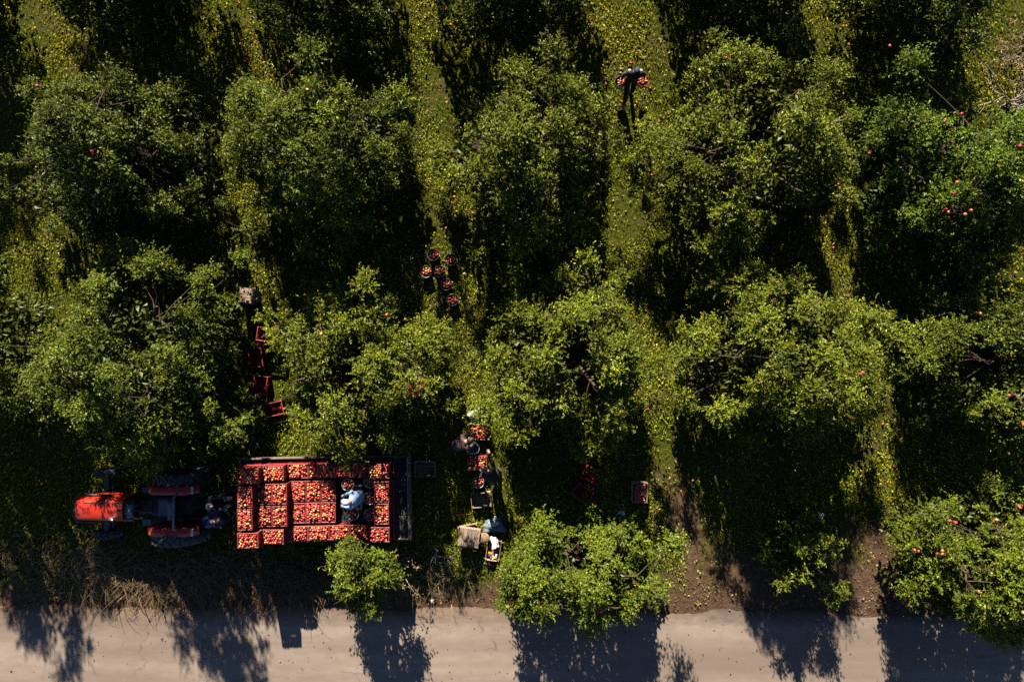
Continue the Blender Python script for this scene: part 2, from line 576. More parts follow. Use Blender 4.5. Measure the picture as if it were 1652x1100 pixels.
def apple_colors(v, rg):
    d = rg.normal(size=3); d /= np.linalg.norm(d)
    k = v @ d
    red = np.array([0.58, 0.026, 0.030]) * rg.uniform(0.7, 1.15)
    red[1] += rg.uniform(0, 0.05); red[2] += rg.uniform(0, 0.05)
    yel = np.array([0.72, 0.47, 0.13]) if rg.random() < 0.75 else np.array([0.48, 0.45, 0.08])
    bias = rg.normal(-0.74, 0.58)
    f = 1 / (1 + np.exp(-(k + bias) * 5))[:, None]
    return red * (1 - f) + yel * f


APPLES = [apple_mesh('apple', 200 + i) for i in range(14)]
_ico = None


def ico_arrays():
    global _ico
    if _ico is None:
        bm = bmesh.new()
        bmesh.ops.create_icosphere(bm, subdivisions=1, radius=1.0)
        _ico = (np.array([p.co[:] for p in bm.verts]), np.array([[q.index for q in f.verts] for f in bm.faces]))
        _ico[0][:] = _ico[0]
        bm.free()
    return _ico


HEAP_V, HEAP_T, HEAP_C = [], [], []
_hn = 0
hrng = np.random.default_rng(77)


def heap_apple(p, r=0.0365):
    """one more apple in the great mass of crated apples"""
    global _hn
    v, t = ico_arrays()
    c = apple_colors(v, hrng)
    rr = r * hrng.uniform(0.88, 1.1)
    HEAP_V.append(v * rr * np.array([1, 1, 0.93]) + np.array(p))
    HEAP_T.append(t + _hn)
    HEAP_C.append(c)
    _hn += len(v)


def fill_box(c, lx, ly, ztop, rotz, dome=0.03, keep=None, rng=hrng):
    """apples heaped level in an open box, two layers"""
    s = 0.068
    m = Matrix.Rotation(rotz, 3, 'Z')
    for layer in (0, 1):
        ny = int((ly - 0.07) / (s * 0.88)) + 1
        for j in range(ny):
            y = -ly / 2 + 0.042 + j * (ly - 0.084) / max(1, ny - 1)
            off = (j % 2) * 0.5 * s + layer * 0.3 * s
            nx = int((lx - 0.084 - off) / s) + 1
            for i in range(nx):
                x = -lx / 2 + 0.042 + off + i * s
                if layer == 1 and rng.random() < 0.45:
                    continue
                e = (1 - (2 * x / lx) ** 2) * (1 - (2 * y / ly) ** 2)
                z = ztop - 0.030 + layer * 0.042 + dome * e + rng.uniform(-0.012, 0.012)
                if layer == 1 and e < 0.12:
                    continue
                q = m @ Vector((x + rng.uniform(-.012, .012), y + rng.uniform(-.012, .012), 0))
                if keep and not keep(x, y):
                    continue
                heap_apple((c[0] + q.x, c[1] + q.y, z))


arng = random.Random(31)


def loose_apple(p, label, group, scale=1.0):
    o = link('apple', arng.choice(APPLES), None, p, (arng.uniform(-.6, .6), arng.uniform(-.6, .6), arng.uniform(0, 6.28)))
    o.scale = (scale,) * 3
    return tag(o, label, 'apple', group)


# ------------------------------------------------------------------ apple trees
CLEAR = [(1020, 125, .5), (1020, 165, .4), (393, 476, .35), (428, 550, .3), (414, 600, .3), (440, 660, .3), (770, 690, .5), (772, 745, .6), (775, 800, .5), (715, 440, .6), (728, 485, .4)]
def make_tree(label, x, y, rx, ry, ht, seed, nclus=60, shoots=50, leaves=10, holes=(), lobes=(), fruit=3, tone=(1, 1, 1), lean=0.0, size=1.0, zlow=1.0, trunk_r=0.13, yellow=0.02):
    rg = np.random.default_rng(seed)
    nclus = int(nclus * 1.5)
    ht = ht + 0.35
    rx = rx + (0.20 if y > 8 else 0.12 if y > 3 else 0.10 if y > -4 else 0.0)
    ry = ry + (0.15 if y > -4 else 0.0)
    root = empty('apple_tree', (x, y, 0))
    tag(root, label, 'tree', 'apple trees of the orchard')
    ph = rg.uniform(0, 6.283, 4)

    def outline(th):
        return 1 + 0.12 * np.sin(2 * th + ph[0]) + 0.14 * np.sin(3 * th + ph[1]) + 0.11 * np.sin(5 * th + ph[2]) + 0.09 * np.sin(8 * th + ph[3])
    # clump centres spread over the crown
    pts = []
    tries = 0
    while len(pts) < nclus and tries < 6000:
        tries += 1
        best, bd = None, -1
        for _ in range(2):
            rho = math.sqrt(rg.random()) * 0.95
            th = rg.uniform(0, 6.283)
            k = rho * outline(th)
            c = np.array([rx * k * math.cos(th), ry * k * math.sin(th), rho])
            d = min([np.hypot(c[0] - q[0], c[1] - q[1]) for q in pts], default=9)
            if d > bd:
                best, bd = c, d
        bad = fbm(best[0:1] + seed * 3.1, best[1:2], seed, 1.5)[0] < 0.30 and rg.random() < 0.8
        for hx, hy, hr in holes:
            if (best[0] - hx) ** 2 + (best[1] - hy) ** 2 < hr * hr:
                bad = True
        if bad:
            continue
        pts.append(best)
    pts = np.array(pts)
    top = 1.35 + (ht - 1.35) * (1 - 0.80 * pts[:, 2] ** 1.5)
    z = top - np.abs(rg.normal(0, 0.28, len(pts))) - 0.25
    low = rg.random(len(pts)) < 0.40
    z[low] = zlow + (z[low] - zlow) * rg.uniform(0.1, 0.75, low.sum())
    cen = np.stack([pts[:, 0], pts[:, 1], np.maximum(z, zlow)], 1)
    rad = rg.uniform(0.22, 0.50, len(cen)) * size
    if -4 < y < 8:
        # low drooping branches widen the crown near the ground
        k = 11
        th = (np.arange(k) + rg.uniform(-.4, .4, k)) * 6.283 / k
        q = outline(th) * rg.uniform(1.0, 1.2, k)
        sk = np.stack([rx * q * np.cos(th), ry * q * np.sin(th) * 0.95, rg.uniform(0.8, 1.45, k)], 1)
        srad = rg.uniform(0.26, 0.42, k)
        for cpx, cpy, cr_ in CLEAR:          # nothing grows over the working places
            w_ = P(cpx, cpy, 1.0)
            ok = np.hypot(sk[:, 0] + x - w_.x, sk[:, 1] + y - w_.y) > cr_ + srad
            sk, srad = sk[ok], srad[ok]
        cen = np.concatenate([cen, sk])
        rad = np.concatenate([rad, srad])
    if len(lobes):
        lb = np.array(lobes)
        cen = np.concatenate([cen, lb[:, :3]])
        rad = np.concatenate([rad, lb[:, 3]])
    nc = len(cen)
    # shoots
    ns = np.maximum(6, (shoots * (1.35 if y < 8 else 0.95) * (rad / 0.42) ** 2 / size ** 2).astype(int))
    ci = np.repeat(np.arange(nc), ns)
    n = len(ci)
    d = rg.normal(size=(n, 3))
    outw = cen[ci] - np.array([0, 0, 1.6])
    outw = unit(outw)
    d = unit(unit(d) * 0.95 + outw * 0.42 + np.array([0, 0, 0.30]))
    start = cen[ci] + d * (rad[ci] * rg.uniform(0.0, 0.55, n))[:, None]
    slen = rad[ci] * rg.uniform(0.35, 0.85, n)
    long_ = rg.random(n) < 0.10
    slen[long_] *= 1.6
    d[long_] = unit(d[long_] + np.array([0, 0, 0.5]))
    # leaves on the shoots
    li = np.repeat(np.arange(n), leaves)
    t = np.tile((np.arange(leaves) + 0.6) / leaves, n)
    t = np.clip(t + rg.uniform(-0.06, 0.06, len(t)), 0.05, 1)
    m = len(li)
    base = start[li] + d[li] * (slen[li] * t)[:, None]
    base[:, 2] -= 0.06 * (t ** 2) * slen[li]
    perp = rg.normal(size=(m, 3))
    perp = unit(perp - d[li] * np.sum(perp * d[li], 1, keepdims=True))
    ax = perp * 0.9 + d[li] * 0.65 + np.array([0, 0, 0.12])
    nr0 = unit(np.random.default_rng(seed + 1).normal(size=(m, 3)) * 0.5 + np.array([-0.08, 0.6, 0.7]))
    ax = unit(ax - nr0 * (0.6 * np.sum(ax * nr0, 1, keepdims=True)))
    nr = unit(rg.normal(size=(m, 3)) * 0.42 + d[li] * 0.62 + np.array([-0.06, 0.30, 0.50]))
    ln = rg.uniform(0.055, 0.092, m)
    wd = ln * rg.uniform(0.38, 0.52, m)
    g = rg.normal(0.06, 0.36, m) + rg.normal(0, 0.18, nc)[ci][li]
    shade = np.exp(g)[:, None]
    col = np.array([0.090, 0.124, 0.009]) * np.array(tone) * shade
    grey = (rg.random(m) < 0.10)
    col[grey] = np.array([0.155, 0.180, 0.042]) * np.array(tone) * shade[grey]      # pale undersides turned up
    yl = rg.random(m) < yellow
    col[yl] = np.array([0.24, 0.17, 0.025]) * shade[yl]
    # oversized inner leaves added to block light, coloured darker so gaps look shaded
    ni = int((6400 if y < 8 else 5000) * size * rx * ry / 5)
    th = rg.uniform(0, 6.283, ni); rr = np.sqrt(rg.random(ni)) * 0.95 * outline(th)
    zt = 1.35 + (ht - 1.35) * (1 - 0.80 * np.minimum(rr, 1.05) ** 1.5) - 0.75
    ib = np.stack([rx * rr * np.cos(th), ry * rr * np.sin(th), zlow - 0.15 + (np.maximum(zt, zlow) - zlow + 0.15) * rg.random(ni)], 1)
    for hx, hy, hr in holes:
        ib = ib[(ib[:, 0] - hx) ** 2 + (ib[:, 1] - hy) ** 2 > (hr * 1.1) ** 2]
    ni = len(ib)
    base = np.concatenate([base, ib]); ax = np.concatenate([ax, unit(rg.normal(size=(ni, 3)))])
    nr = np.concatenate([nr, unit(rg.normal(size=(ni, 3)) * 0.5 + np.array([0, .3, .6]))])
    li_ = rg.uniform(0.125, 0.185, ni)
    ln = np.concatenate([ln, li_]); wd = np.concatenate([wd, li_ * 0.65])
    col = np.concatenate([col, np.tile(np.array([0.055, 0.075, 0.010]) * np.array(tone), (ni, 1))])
    v, tr, c = leaf_arrays(base, ax, nr, ln, wd, col)
    keep = v[:, 2].reshape(-1, 4).min(1) > 0.15
    if not keep.all():
        v = v.reshape(-1, 4, 3)[keep].reshape(-1, 3)
        c = c.reshape(-1, 4, 3)[keep].reshape(-1, 3)
        tr = tr[:keep.sum() * 2]
    cr = link('crown', np_mesh('crown', v, tr, c, 'leaf'), root)
    cr['kind'] = 'stuff'
    # trunk, limbs and the branches that carry the clumps
    mb = MB()
    r0 = trunk_r
    fork = Vector((lean * 0.3, rg.uniform(-.05, .05), 0.75 * min(1, ht / 4)))
    mb.tube([(0, 0, -0.1), (0, 0, 0.12), fork * 0.6, fork], [r0 * 1.45, r0 * 1.1, r0, r0 * 1.05], 9)
    nl = 6
    limbs = []
    for k in range(nl):
        a = 2 * math.pi * (k + rg.uniform(-.25, .25)) / nl
        e = Vector((rx * 0.62 * math.cos(a), ry * 0.62 * math.sin(a), ht * rg.uniform(0.58, 0.78)))
        pp = []
        for s_ in np.linspace(0, 1, 7):
            q = fork.lerp(e, s_)
            q.z = fork.z + (e.z - fork.z) * (s_ ** 0.8)
            q += Vector(rg.uniform(-.07, .07, 3)) * (1 if 0 < s_ else 0)
            pp.append(q)
        limbs.append(pp)
        mb.tube(pp, [r0 * 0.50 * (1 - 0.75 * s_) for s_ in np.linspace(0, 1, 7)], 6)
    allp = [(q, i) for pp in limbs for i, q in enumerate(pp) if i >= 2]
    for cpt in cen:
        cv = Vector(cpt)
        q, i = min(allp, key=lambda k: (k[0] - cv).length + 0.6 * max(0, k[0].z - cv.z))
        jit = 0.05 * (cv - q).length + 0.015
        m1 = q.lerp(cv, 0.33) + Vector(rg.uniform(-1, 1, 3)) * jit + Vector((0, 0, -0.04))
        m2 = q.lerp(cv, 0.68) + Vector(rg.uniform(-1, 1, 3)) * jit
        mb.tube([q, m1, m2, cv, cv + (cv - m2) * 0.3], [0.014, 0.011, 0.009, 0.006, 0.003], 5, cap=False)
    # a share of the shoots shows its wood
    for k in np.nonzero(long_)[0][:60]:
        s0, dd = Vector(start[k]), Vector(d[k])
        mb.tube([cen[ci[k]], s0, s0 + dd * slen[k]], [0.008, 0.006, 0.003], 3, cap=False)
    mb.build('trunk', 'bark', root)
    # fruit still hanging
    if fruit:
        sel = np.argsort(-(cen[:, 2] + 0.5 * rg.normal(size=nc)))
        w = 0
        while w < fruit:
            k = sel[rg.integers(0, max(2, nc * 2 // 3))]
            dv = unit(rg.normal(size=3) * 0.6 + np.array([0, -0.1, 0.9]))
            p = cen[k] + dv * rad[k] * rg.uniform(1.1, 1.4)
            for _ in range(1 + (rg.random() < 0.45)):
                a = link('apple', APPLES[int(rg.integers(0, len(APPLES)))], root, tuple(p), (rg.uniform(-.7, .7), rg.uniform(-.7, .7), rg.uniform(0, 6)))
                a.scale = (1.2,) * 3
                p = p + rg.normal(size=3) * 0.06
                w += 1
    return root


def px2(x, y, px, py, z=2.8):
    p = P(px, py, z)
    return p.x - x, p.y - y


def hole(x, y, *lst):
    return [(*px2(x, y, a, b, 3.0), r) for a, b, r in lst]


def lob(x, y, *lst):
    return [(*px2(x, y, a, b, z), z, r) for a, b, z, r in lst]


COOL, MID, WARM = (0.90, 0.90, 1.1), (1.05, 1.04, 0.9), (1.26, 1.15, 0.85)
T = make_tree
# row beyond the top edge: only its long shadows reach into the picture
for i, tx in enumerate((-11.8, -6.2, -0.6, 5.2, 10.6)):
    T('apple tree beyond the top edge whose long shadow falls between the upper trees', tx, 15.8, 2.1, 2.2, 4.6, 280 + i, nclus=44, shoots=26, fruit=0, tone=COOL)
# row at the top edge of the picture
for i, (tx, lab) in enumerate([
        (-16.3, 'apple tree at the top left corner, mostly beyond the frame'),
        (-10.9, 'dark apple tree cut by the top edge above the greyish leftmost tree'),
        (-5.3, 'dark apple tree cut by the top edge, second lit strip to its left'),
        (-0.1, 'apple tree cut by the top edge, left of the strip with the bucket carrier'),
        (6.4, 'apple tree cut by the top edge, right of the strip with the bucket carrier'),
        (11.0, 'dark apple tree cut by the top edge beside the leafless brush')]):
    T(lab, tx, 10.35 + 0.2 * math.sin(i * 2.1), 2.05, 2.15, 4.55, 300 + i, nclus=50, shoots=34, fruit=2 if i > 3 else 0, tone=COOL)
# upper row
x, y = -10.5, 4.75
T('greyish green apple tree at the left edge of the upper row', x, y, 2.2, 2.15, 4.5, 11, 64, 46, tone=COOL, fruit=3,
  holes=hole(x, y, (260, 190, .35), (240, 270, .35)), lobes=lob(x, y, (60, 150, 2.2, .5), (70, 250, 2.0, .5), (190, 130, 3.4, .45)))
x, y = -5.15, 4.85
T('apple tree of the upper row between the two lit strips left of the waiting buckets', x, y, 1.95, 2.2, 4.6, 12, 66, 46, tone=MID, fruit=4,
  holes=hole(x, y, (515, 205, .42), (480, 250, .35)), lobes=lob(x, y, (500, 90, 3.6, .5), (640, 160, 3.0, .5)))
x, y = 0.42, 4.75
T('apple tree of the upper row just left of the person carrying buckets', x, y, 2.0, 2.2, 4.5, 13, 64, 46, tone=WARM, fruit=3,
  holes=hole(x, y, (880, 170, .5), (860, 225, .35)), lobes=lob(x, y, (890, 90, 3.7, .5), (830, 120, 3.3, .5), (992, 225, 2.0, .40), (1008, 262, 1.7, .42), (1018, 300, 1.5, .36)))
x, y = 6.35, 4.95
T('broad apple tree of the upper row just right of the person carrying buckets', x, y, 2.45, 2.25, 4.7, 14, 74, 46, tone=WARM, fruit=2,
  holes=hole(x, y, (1225, 190, .4), (1210, 240, .35)), lobes=lob(x, y, (1340, 130, 2.8, .6), (1190, 95, 3.5, .5), (1060, 230, 2.4, .5), (1046, 205, 1.8, .38), (1040, 250, 1.7, .42), (1048, 290, 1.7, .36)))
x, y = 11.75, 4.25
T('apple tree full of red apples at the right edge of the upper row', x, y, 2.1, 2.1, 4.2, 15, 64, 46, tone=(0.95, 1.08, 0.9), fruit=62,
  holes=hole(x, y, (1620, 120, 1.3), (1560, 215, .4)), lobes=lob(x, y, (1470, 110, 3.2, .55), (1440, 180, 2.8, .5), (1620, 250, 2.8, .6)))
# middle row
T('apple tree cut by the left edge beside the broad tree above the tractor', -14.9, 0.0, 2.35, 2.2, 5.1, 20, 62, 42, tone=MID, fruit=0)
x, y = -9.55, -0.55
T('broad apple tree of the middle row standing above the red tractor', x, y, 2.55, 2.3, 5.0, 21, 80, 46, tone=(1.0, 1.0, 0.92), fruit=1,
  holes=hole(x, y, (250, 470, .38), (230, 560, .35), (330, 640, .3)), lobes=lob(x, y, (250, 430, 3.6, .5), (60, 640, 2.2, .55), (240, 740, 2.0, .55)))
x, y = -4.15, -0.75
T('apple tree of the middle row standing above the loaded trailer', x, y, 2.0, 2.1, 3.4, 22, 64, 46, tone=WARM, fruit=3,
  holes=hole(x, y, (545, 615, .42), (670, 640, .42), (575, 560, .25)), lobes=lob(x, y, (560, 720, 2.0, .6), (590, 460, 3.3, .45), (652, 612, 3.2, .42), (690, 622, 2.9, .38), (640, 640, 2.8, .35)))
x, y = 1.6, -0.50
T('apple tree of the middle row beside the pickers filling crates', x, y, 1.95, 2.2, 4.5, 23, 66, 46, tone=WARM, fruit=1,
  holes=hole(x, y, (925, 555, .5), (950, 620, .35)), lobes=lob(x, y, (1050, 590, 2.4, .6), (790, 660, 1.8, .6), (1000, 600, 2.6, .5)))
x, y = 7.0, -0.40
T('broad apple tree of the middle row, right of the strip below the bucket carrier', x, y, 2.35, 2.25, 4.7, 24, 82, 46, tone=WARM, fruit=4,
  holes=hole(x, y, (1255, 540, .4), (1330, 560, .3)), lobes=lob(x, y, (1400, 520, 2.9, .6), (1440, 545, 2.6, .5), (1300, 680, 2.4, .6)))
x, y = 13.05, -0.55
T('apple tree with red apples at the right edge of the middle row', x, y, 1.9, 2.0, 4.3, 25, 58, 44, tone=MID, fruit=36,
  holes=hole(x, y, (1620, 590, .5)), lobes=lob(x, y, (1500, 580, 2.4, .42), (1540, 540, 2.8, .5)))
# lower row along the road
x, y = -4.0, -6.2
T('small bright green apple tree between the trailer and the road', x, y, 0.82, 0.88, 2.9, 31, 18, 44, tone=(1.0, 1.04, 0.9), fruit=0, size=0.82, zlow=0.7, trunk_r=0.07,
  lobes=lob(x, y, (600, 975, 1.9, .34), (545, 905, 2.0, .34), (632, 925, 1.6, .34), (575, 900, 2.3, .4)), yellow=0.04)
x, y = 1.95, -6.05
T('full bright green apple tree overhanging the road at the middle of the verge', x, y, 1.95, 1.35, 4.0, 32, 52, 50, tone=(1.0, 1.04, 0.9), fruit=1, yellow=0.04,
  holes=hole(x, y, (940, 905, .36), (975, 930, .28), (905, 985, .32)), lobes=lob(x, y, (955, 1000, 2.6, .5), (815, 975, 1.9, .3), (850, 950, 2.2, .5), (1080, 880, 2.4, .5), (880, 850, 2.6, .5), (1050, 955, 2.4, .45)))
x, y = 8.0, -5.75
T('low sparse apple tree in shade above the bare earth by the road', x, y, 1.0, 1.2, 2.2, 33, 16, 30, tone=(1.05, 1.05, 0.75), fruit=0, size=0.8, zlow=0.6, trunk_r=0.06, yellow=0.06,
  lobes=lob(x, y, (1340, 965, 1.2, .3), (1300, 880, 1.7, .38)))
x, y = 12.45, -5.75
T('apple tree with red apples in the lower right corner', x, y, 1.95, 1.9, 4.0, 34, 64, 48, tone=MID, fruit=46,
  holes=hole(x, y, (1590, 870, .3)), lobes=lob(x, y, (1600, 1010, 2.2, .5), (1510, 840, 2.4, .5), (1500, 910, 2.0, .4)))
# ------------------------------------------------------------------ grass, litter, dry verge
def scatter(n, seed, x0=-16.5, x1=16.5, y0=-8.1, y1=11.2):
    rg = np.random.default_rng(seed)
    return rg, rg.uniform(x0, x1, n), rg.uniform(y0, y1, n)


def road_edge_np(x):
    return ROAD_Y + 0.07 * np.sin(x * 0.9 + 1) + 0.05 * np.sin(x * 2.3) + 0.03 * np.sin(x * 5.1 + 2) - 0.16 / (1 + np.exp(-(x - 4.5))) - 0.02 * np.maximum(0, x - 8)


def make_grass():
    rg, x, y = scatter(360000, 5, -15.9, 15.9, -8.1, 10.7)
    dens = np.clip((fbm(x, y, 3, 2.6) - 0.10) * 2.2, 0.22, 1.15) - 1.1 * soil_amount(x, y)
    keep = (rg.random(len(x)) < dens) & (y > road_edge_np(x) + 0.12)
    x, y = x[keep], y[keep]
    n = len(x)
    z = ground_z(x, y)
    base = np.stack([x, y, z - 0.01], 1)
    broad = rg.random(n) < 0.28 * np.clip(fbm(x, y, 9, 2.2) * 1.6 - 0.1, 0, 1)
    az = rg.uniform(0, 6.283, n)
    nsun = np.array([-0.1, 0.55, 0.0])
    nr = unit(rg.normal(size=(n, 3)) * 0.34 + np.array([-0.14, 0.85, 0.75]))
    ax = np.stack([np.cos(az), np.sin(az), np.where(broad, rg.uniform(-0.2, 0.6, n), rg.uniform(0.3, 1.2, n))], 1)
    ax = unit(ax - nr * np.sum(ax * nr, 1, keepdims=True))
    ax *= np.where(ax[:, 2] < 0, -1, 1)[:, None]
    base[:, 2] += np.where(broad, rg.uniform(0.0, 0.07, n), 0)
    ln = np.where(broad, rg.uniform(0.035, 0.085, n), rg.uniform(0.07, 0.18, n))
    wd = np.where(broad, ln * rg.uniform(0.45, 0.7, n), rg.uniform(0.012, 0.022, n))
    shade = np.exp(rg.normal(0, 0.25, n))[:, None]
    yel = fbm(x, y, 21, 1.1)[:, None]
    col = (np.array([0.19, 0.275, 0.012]) * (1 - yel) + np.array([0.43, 0.44, 0.034]) * yel) * shade
    dry = rg.random(n) < 0.10 + 0.25 * np.clip((-6.2 - y) / 1.2, 0, 1) + 0.25 * soil_amount(x, y)
    col[dry] = np.array([0.26, 0.19, 0.085]) * shade[dry]
    v, t, c = leaf_arrays(base, ax, nr, ln, wd, col, 0.15, 0.25)
    o = link('grass', np_mesh('grass', v, t, c, 'grass'))
    return tag(o, 'rough grass and broad weeds covering the orchard floor', 'grass', kind='stuff')


make_grass()


def make_litter():
    rg, x, y = scatter(3600, 15)
    keep = (y > road_edge_np(x) + 0.05) & (rg.random(len(x)) < 0.35 + 0.65 * fbm(x, y, 44, 0.8))
    x, y = x[keep], y[keep]
    n = len(x)
    base = np.stack([x, y, ground_z(x, y) + rg.uniform(0.03, 0.10, n)], 1)
    az = rg.uniform(0, 6.283, n)
    ax = unit(np.stack([np.cos(az), np.sin(az), rg.normal(0, 0.15, n)], 1))
    nr = unit(rg.normal(size=(n, 3)) * 0.3 + np.array([0, 0, 1]))
    ln = rg.uniform(0.06, 0.11, n)
    k = rg.random(n)
    col = np.where(k[:, None] < 0.55, np.array([0.36, 0.25, 0.035]), np.where(k[:, None] < 0.85, np.array([0.30, 0.16, 0.07]), np.array([0.42, 0.36, 0.20])))
    col = col * np.exp(rg.normal(0, 0.25, n))[:, None]
    v, t, c = leaf_arrays(base, ax, nr, ln, ln * rg.uniform(0.5, 0.7, n), col, 0.2, 0.1)
    o = link('fallen_leaves', np_mesh('fallen_leaves', v, t, c, 'grass'))
    tag(o, 'yellow and brown fallen leaves scattered under the trees', 'leaves', kind='stuff')


make_litter()


def make_soil_litter():
    """withered leaves and bits of bark on the bare earth, and some blown onto the road"""
    rg, x, y = scatter(16000, 25, -15.5, 15.5, -9.9, -3.5)
    edge = road_edge_np(x)
    pr = np.where(y > edge, soil_amount(x, y) ** 1.5 * 0.5, 0.05 * np.exp((y - edge) * 1.2) + 0.008)
    keep = rg.random(len(x)) < pr
    x, y = x[keep], y[keep]
    n = len(x)
    on_road = y < road_edge_np(x) + 0.02
    base = np.stack([x, y, np.where(on_road, 0.034, ground_z(x, y) + 0.01) + rg.uniform(0, 0.02, n)], 1)
    az = rg.uniform(0, 6.283, n)
    ax = unit(np.stack([np.cos(az), np.sin(az), rg.normal(0, 0.2, n)], 1))
    nr = unit(rg.normal(size=(n, 3)) * 0.45 + np.array([0, 0, 1]))
    ln = rg.uniform(0.03, 0.09, n)
    k = rg.random(n)[:, None]
    col = np.where(k < 0.6, np.array([0.13, 0.075, 0.04]), np.where(k < 0.9, np.array([0.24, 0.15, 0.08]), np.array([0.30, 0.20, 0.05]))) * np.exp(rg.normal(0, 0.3, n))[:, None]
    v, t, c = leaf_arrays(base, ax, nr, ln, ln * rg.uniform(0.4, 0.7, n), col, 0.25, 0.1)
    tag(link('withered_leaves', np_mesh('withered_leaves', v, t, c, 'grass')), 'brown withered leaves on the bare earth and along the road edge', 'leaves', kind='stuff')


make_soil_litter()


def arc_blades(n, seed, px, py, sx, sy, lmin, lmax, col0, col1, wid=0.010, lift=0.45):
    """long dry stems that arch over, four points each side"""
    rg = np.random.default_rng(seed)
    c = P(px, py)
    x = rg.normal(c.x, sx, n)
    y = rg.normal(c.y, sy, n)
    y = np.maximum(y, road_edge_np(x) + 0.10)
    cl = np.stack([np.round(x * 2.2) / 2.2 + 0.1 * np.sin(y * 7), np.round(y * 2.6) / 2.6], 1)
    pull = rg.random(n) < 0.75
    x = np.where(pull, cl[:, 0] + rg.normal(0, .07, n), x)
    y = np.where(pull, cl[:, 1] + rg.normal(0, .07, n), y)
    az = rg.uniform(0, 6.283, n)
    L = rg.uniform(lmin, lmax, n)
    dirx, diry = np.cos(az), np.sin(az) - 0.25
    rows = []
    for s in (0, 0.35, 0.7, 1.0):
        px_ = x + dirx * L * s * (0.35 + 0.65 * s)
        py_ = y + diry * L * s * (0.35 + 0.65 * s)
        pz = L * lift * (1.6 * s - 1.1 * s * s) * 1.8 + 0.0
        w = wid * (1 - 0.8 * s)
        sd = np.stack([-diry, dirx, np.zeros(n)], 1) * w
        p = np.stack([px_, py_, pz], 1)
        rows += [p - sd, p + sd]
    V = np.stack(rows, 1)
    f = []
    for k in range(3):
        a = 2 * k
        f += [[a, a + 1, a + 3], [a, a + 3, a + 2]]
    f = np.array(f)
    T_ = (np.arange(n)[:, None, None] * 8 + f[None]).reshape(-1, 3)
    m = rg.random(n)[:, None]
    col = (np.array(col0) * (1 - m) + np.array(col1) * m) * np.exp(rg.normal(0, .2, n))[:, None]
    return V.reshape(-1, 3), T_, np.repeat(col, 8, axis=0)


def merge(parts):
    v, t, c, n = [], [], [], 0
    for a, b, d in parts:
        v.append(a); t.append(b + n); c.append(d); n += len(a)
    return np.concatenate(v), np.concatenate(t), np.concatenate(c)


straw = merge([
    arc_blades(260, 1, 165, 905, 0.55, 0.28, 0.35, 0.75, (0.13, 0.085, 0.04), (0.29, 0.20, 0.10)),
    arc_blades(2000, 2, 300, 925, 1.8, 0.38, 0.25, 0.65, (0.09, 0.06, 0.034), (0.20, 0.14, 0.075)),
    arc_blades(1100, 3, 450, 930, 1.2, 0.35, 0.25, 0.6, (0.07, 0.048, 0.028), (0.16, 0.11, 0.06)),
    arc_blades(700, 4, 60, 900, 1.0, 0.4, 0.2, 0.5, (0.08, 0.065, 0.03), (0.17, 0.13, 0.06)),
    arc_blades(160, 6, 700, 925, 0.6, 0.4, 0.2, 0.5, (0.12, 0.09, 0.05), (0.26, 0.20, 0.11)),
])
tag(link('dry_grass', np_mesh('dry_grass', *straw, 'straw')), 'tall dry straw coloured grass lying over along the road verge', 'dry grass', kind='stuff')


def make_gravel():
    rg = np.random.default_rng(61)
    v0, t0 = ico_arrays()
    V, T_, C_ = [], [], []
    k = 0
    spots = [(1420, 968, 0.9, 0.18, 260), (1130, 960, 0.5, 0.4, 50), (1300, 980, 1.6, 0.10, 90), (1480, 940, .6, .3, 60), (850, 1045, 9, 0.8, 260), (1120, 880, .4, .8, 30)]
    for px, py, sx, sy, n in spots:
        c = P(px, py)
        for _ in range(n):
            x, y = rg.normal(c.x, sx), rg.normal(c.y, sy)
            r = rg.uniform(0.006, 0.022) if py < 1000 else rg.uniform(0.006, 0.018)
            z = 0.03 if y < road_edge_np(np.array(x)) else float(ground_z(x, y))
            V.append(v0 * r * rg.uniform(0.6, 1.3, 3) + np.array([x, y, z + r * 0.3]))
            T_.append(t0 + k); k += len(v0)
            b = np.array([0.20, 0.15, 0.11]) * rg.uniform(0.5, 1.5)
            if py > 1000: b = b * 0.4
            C_.append(np.tile(b, (len(v0), 1)))
    M['stone'] = attr_mat('loose_stone', 0.9, 0.2)
    o = link('gravel', np_mesh('gravel', np.concatenate(V), np.concatenate(T_), np.concatenate(C_), 'stone'))
    tag(o, 'loose pale pebbles on the bare earth by the road edge', 'gravel', kind='stuff')


make_gravel()


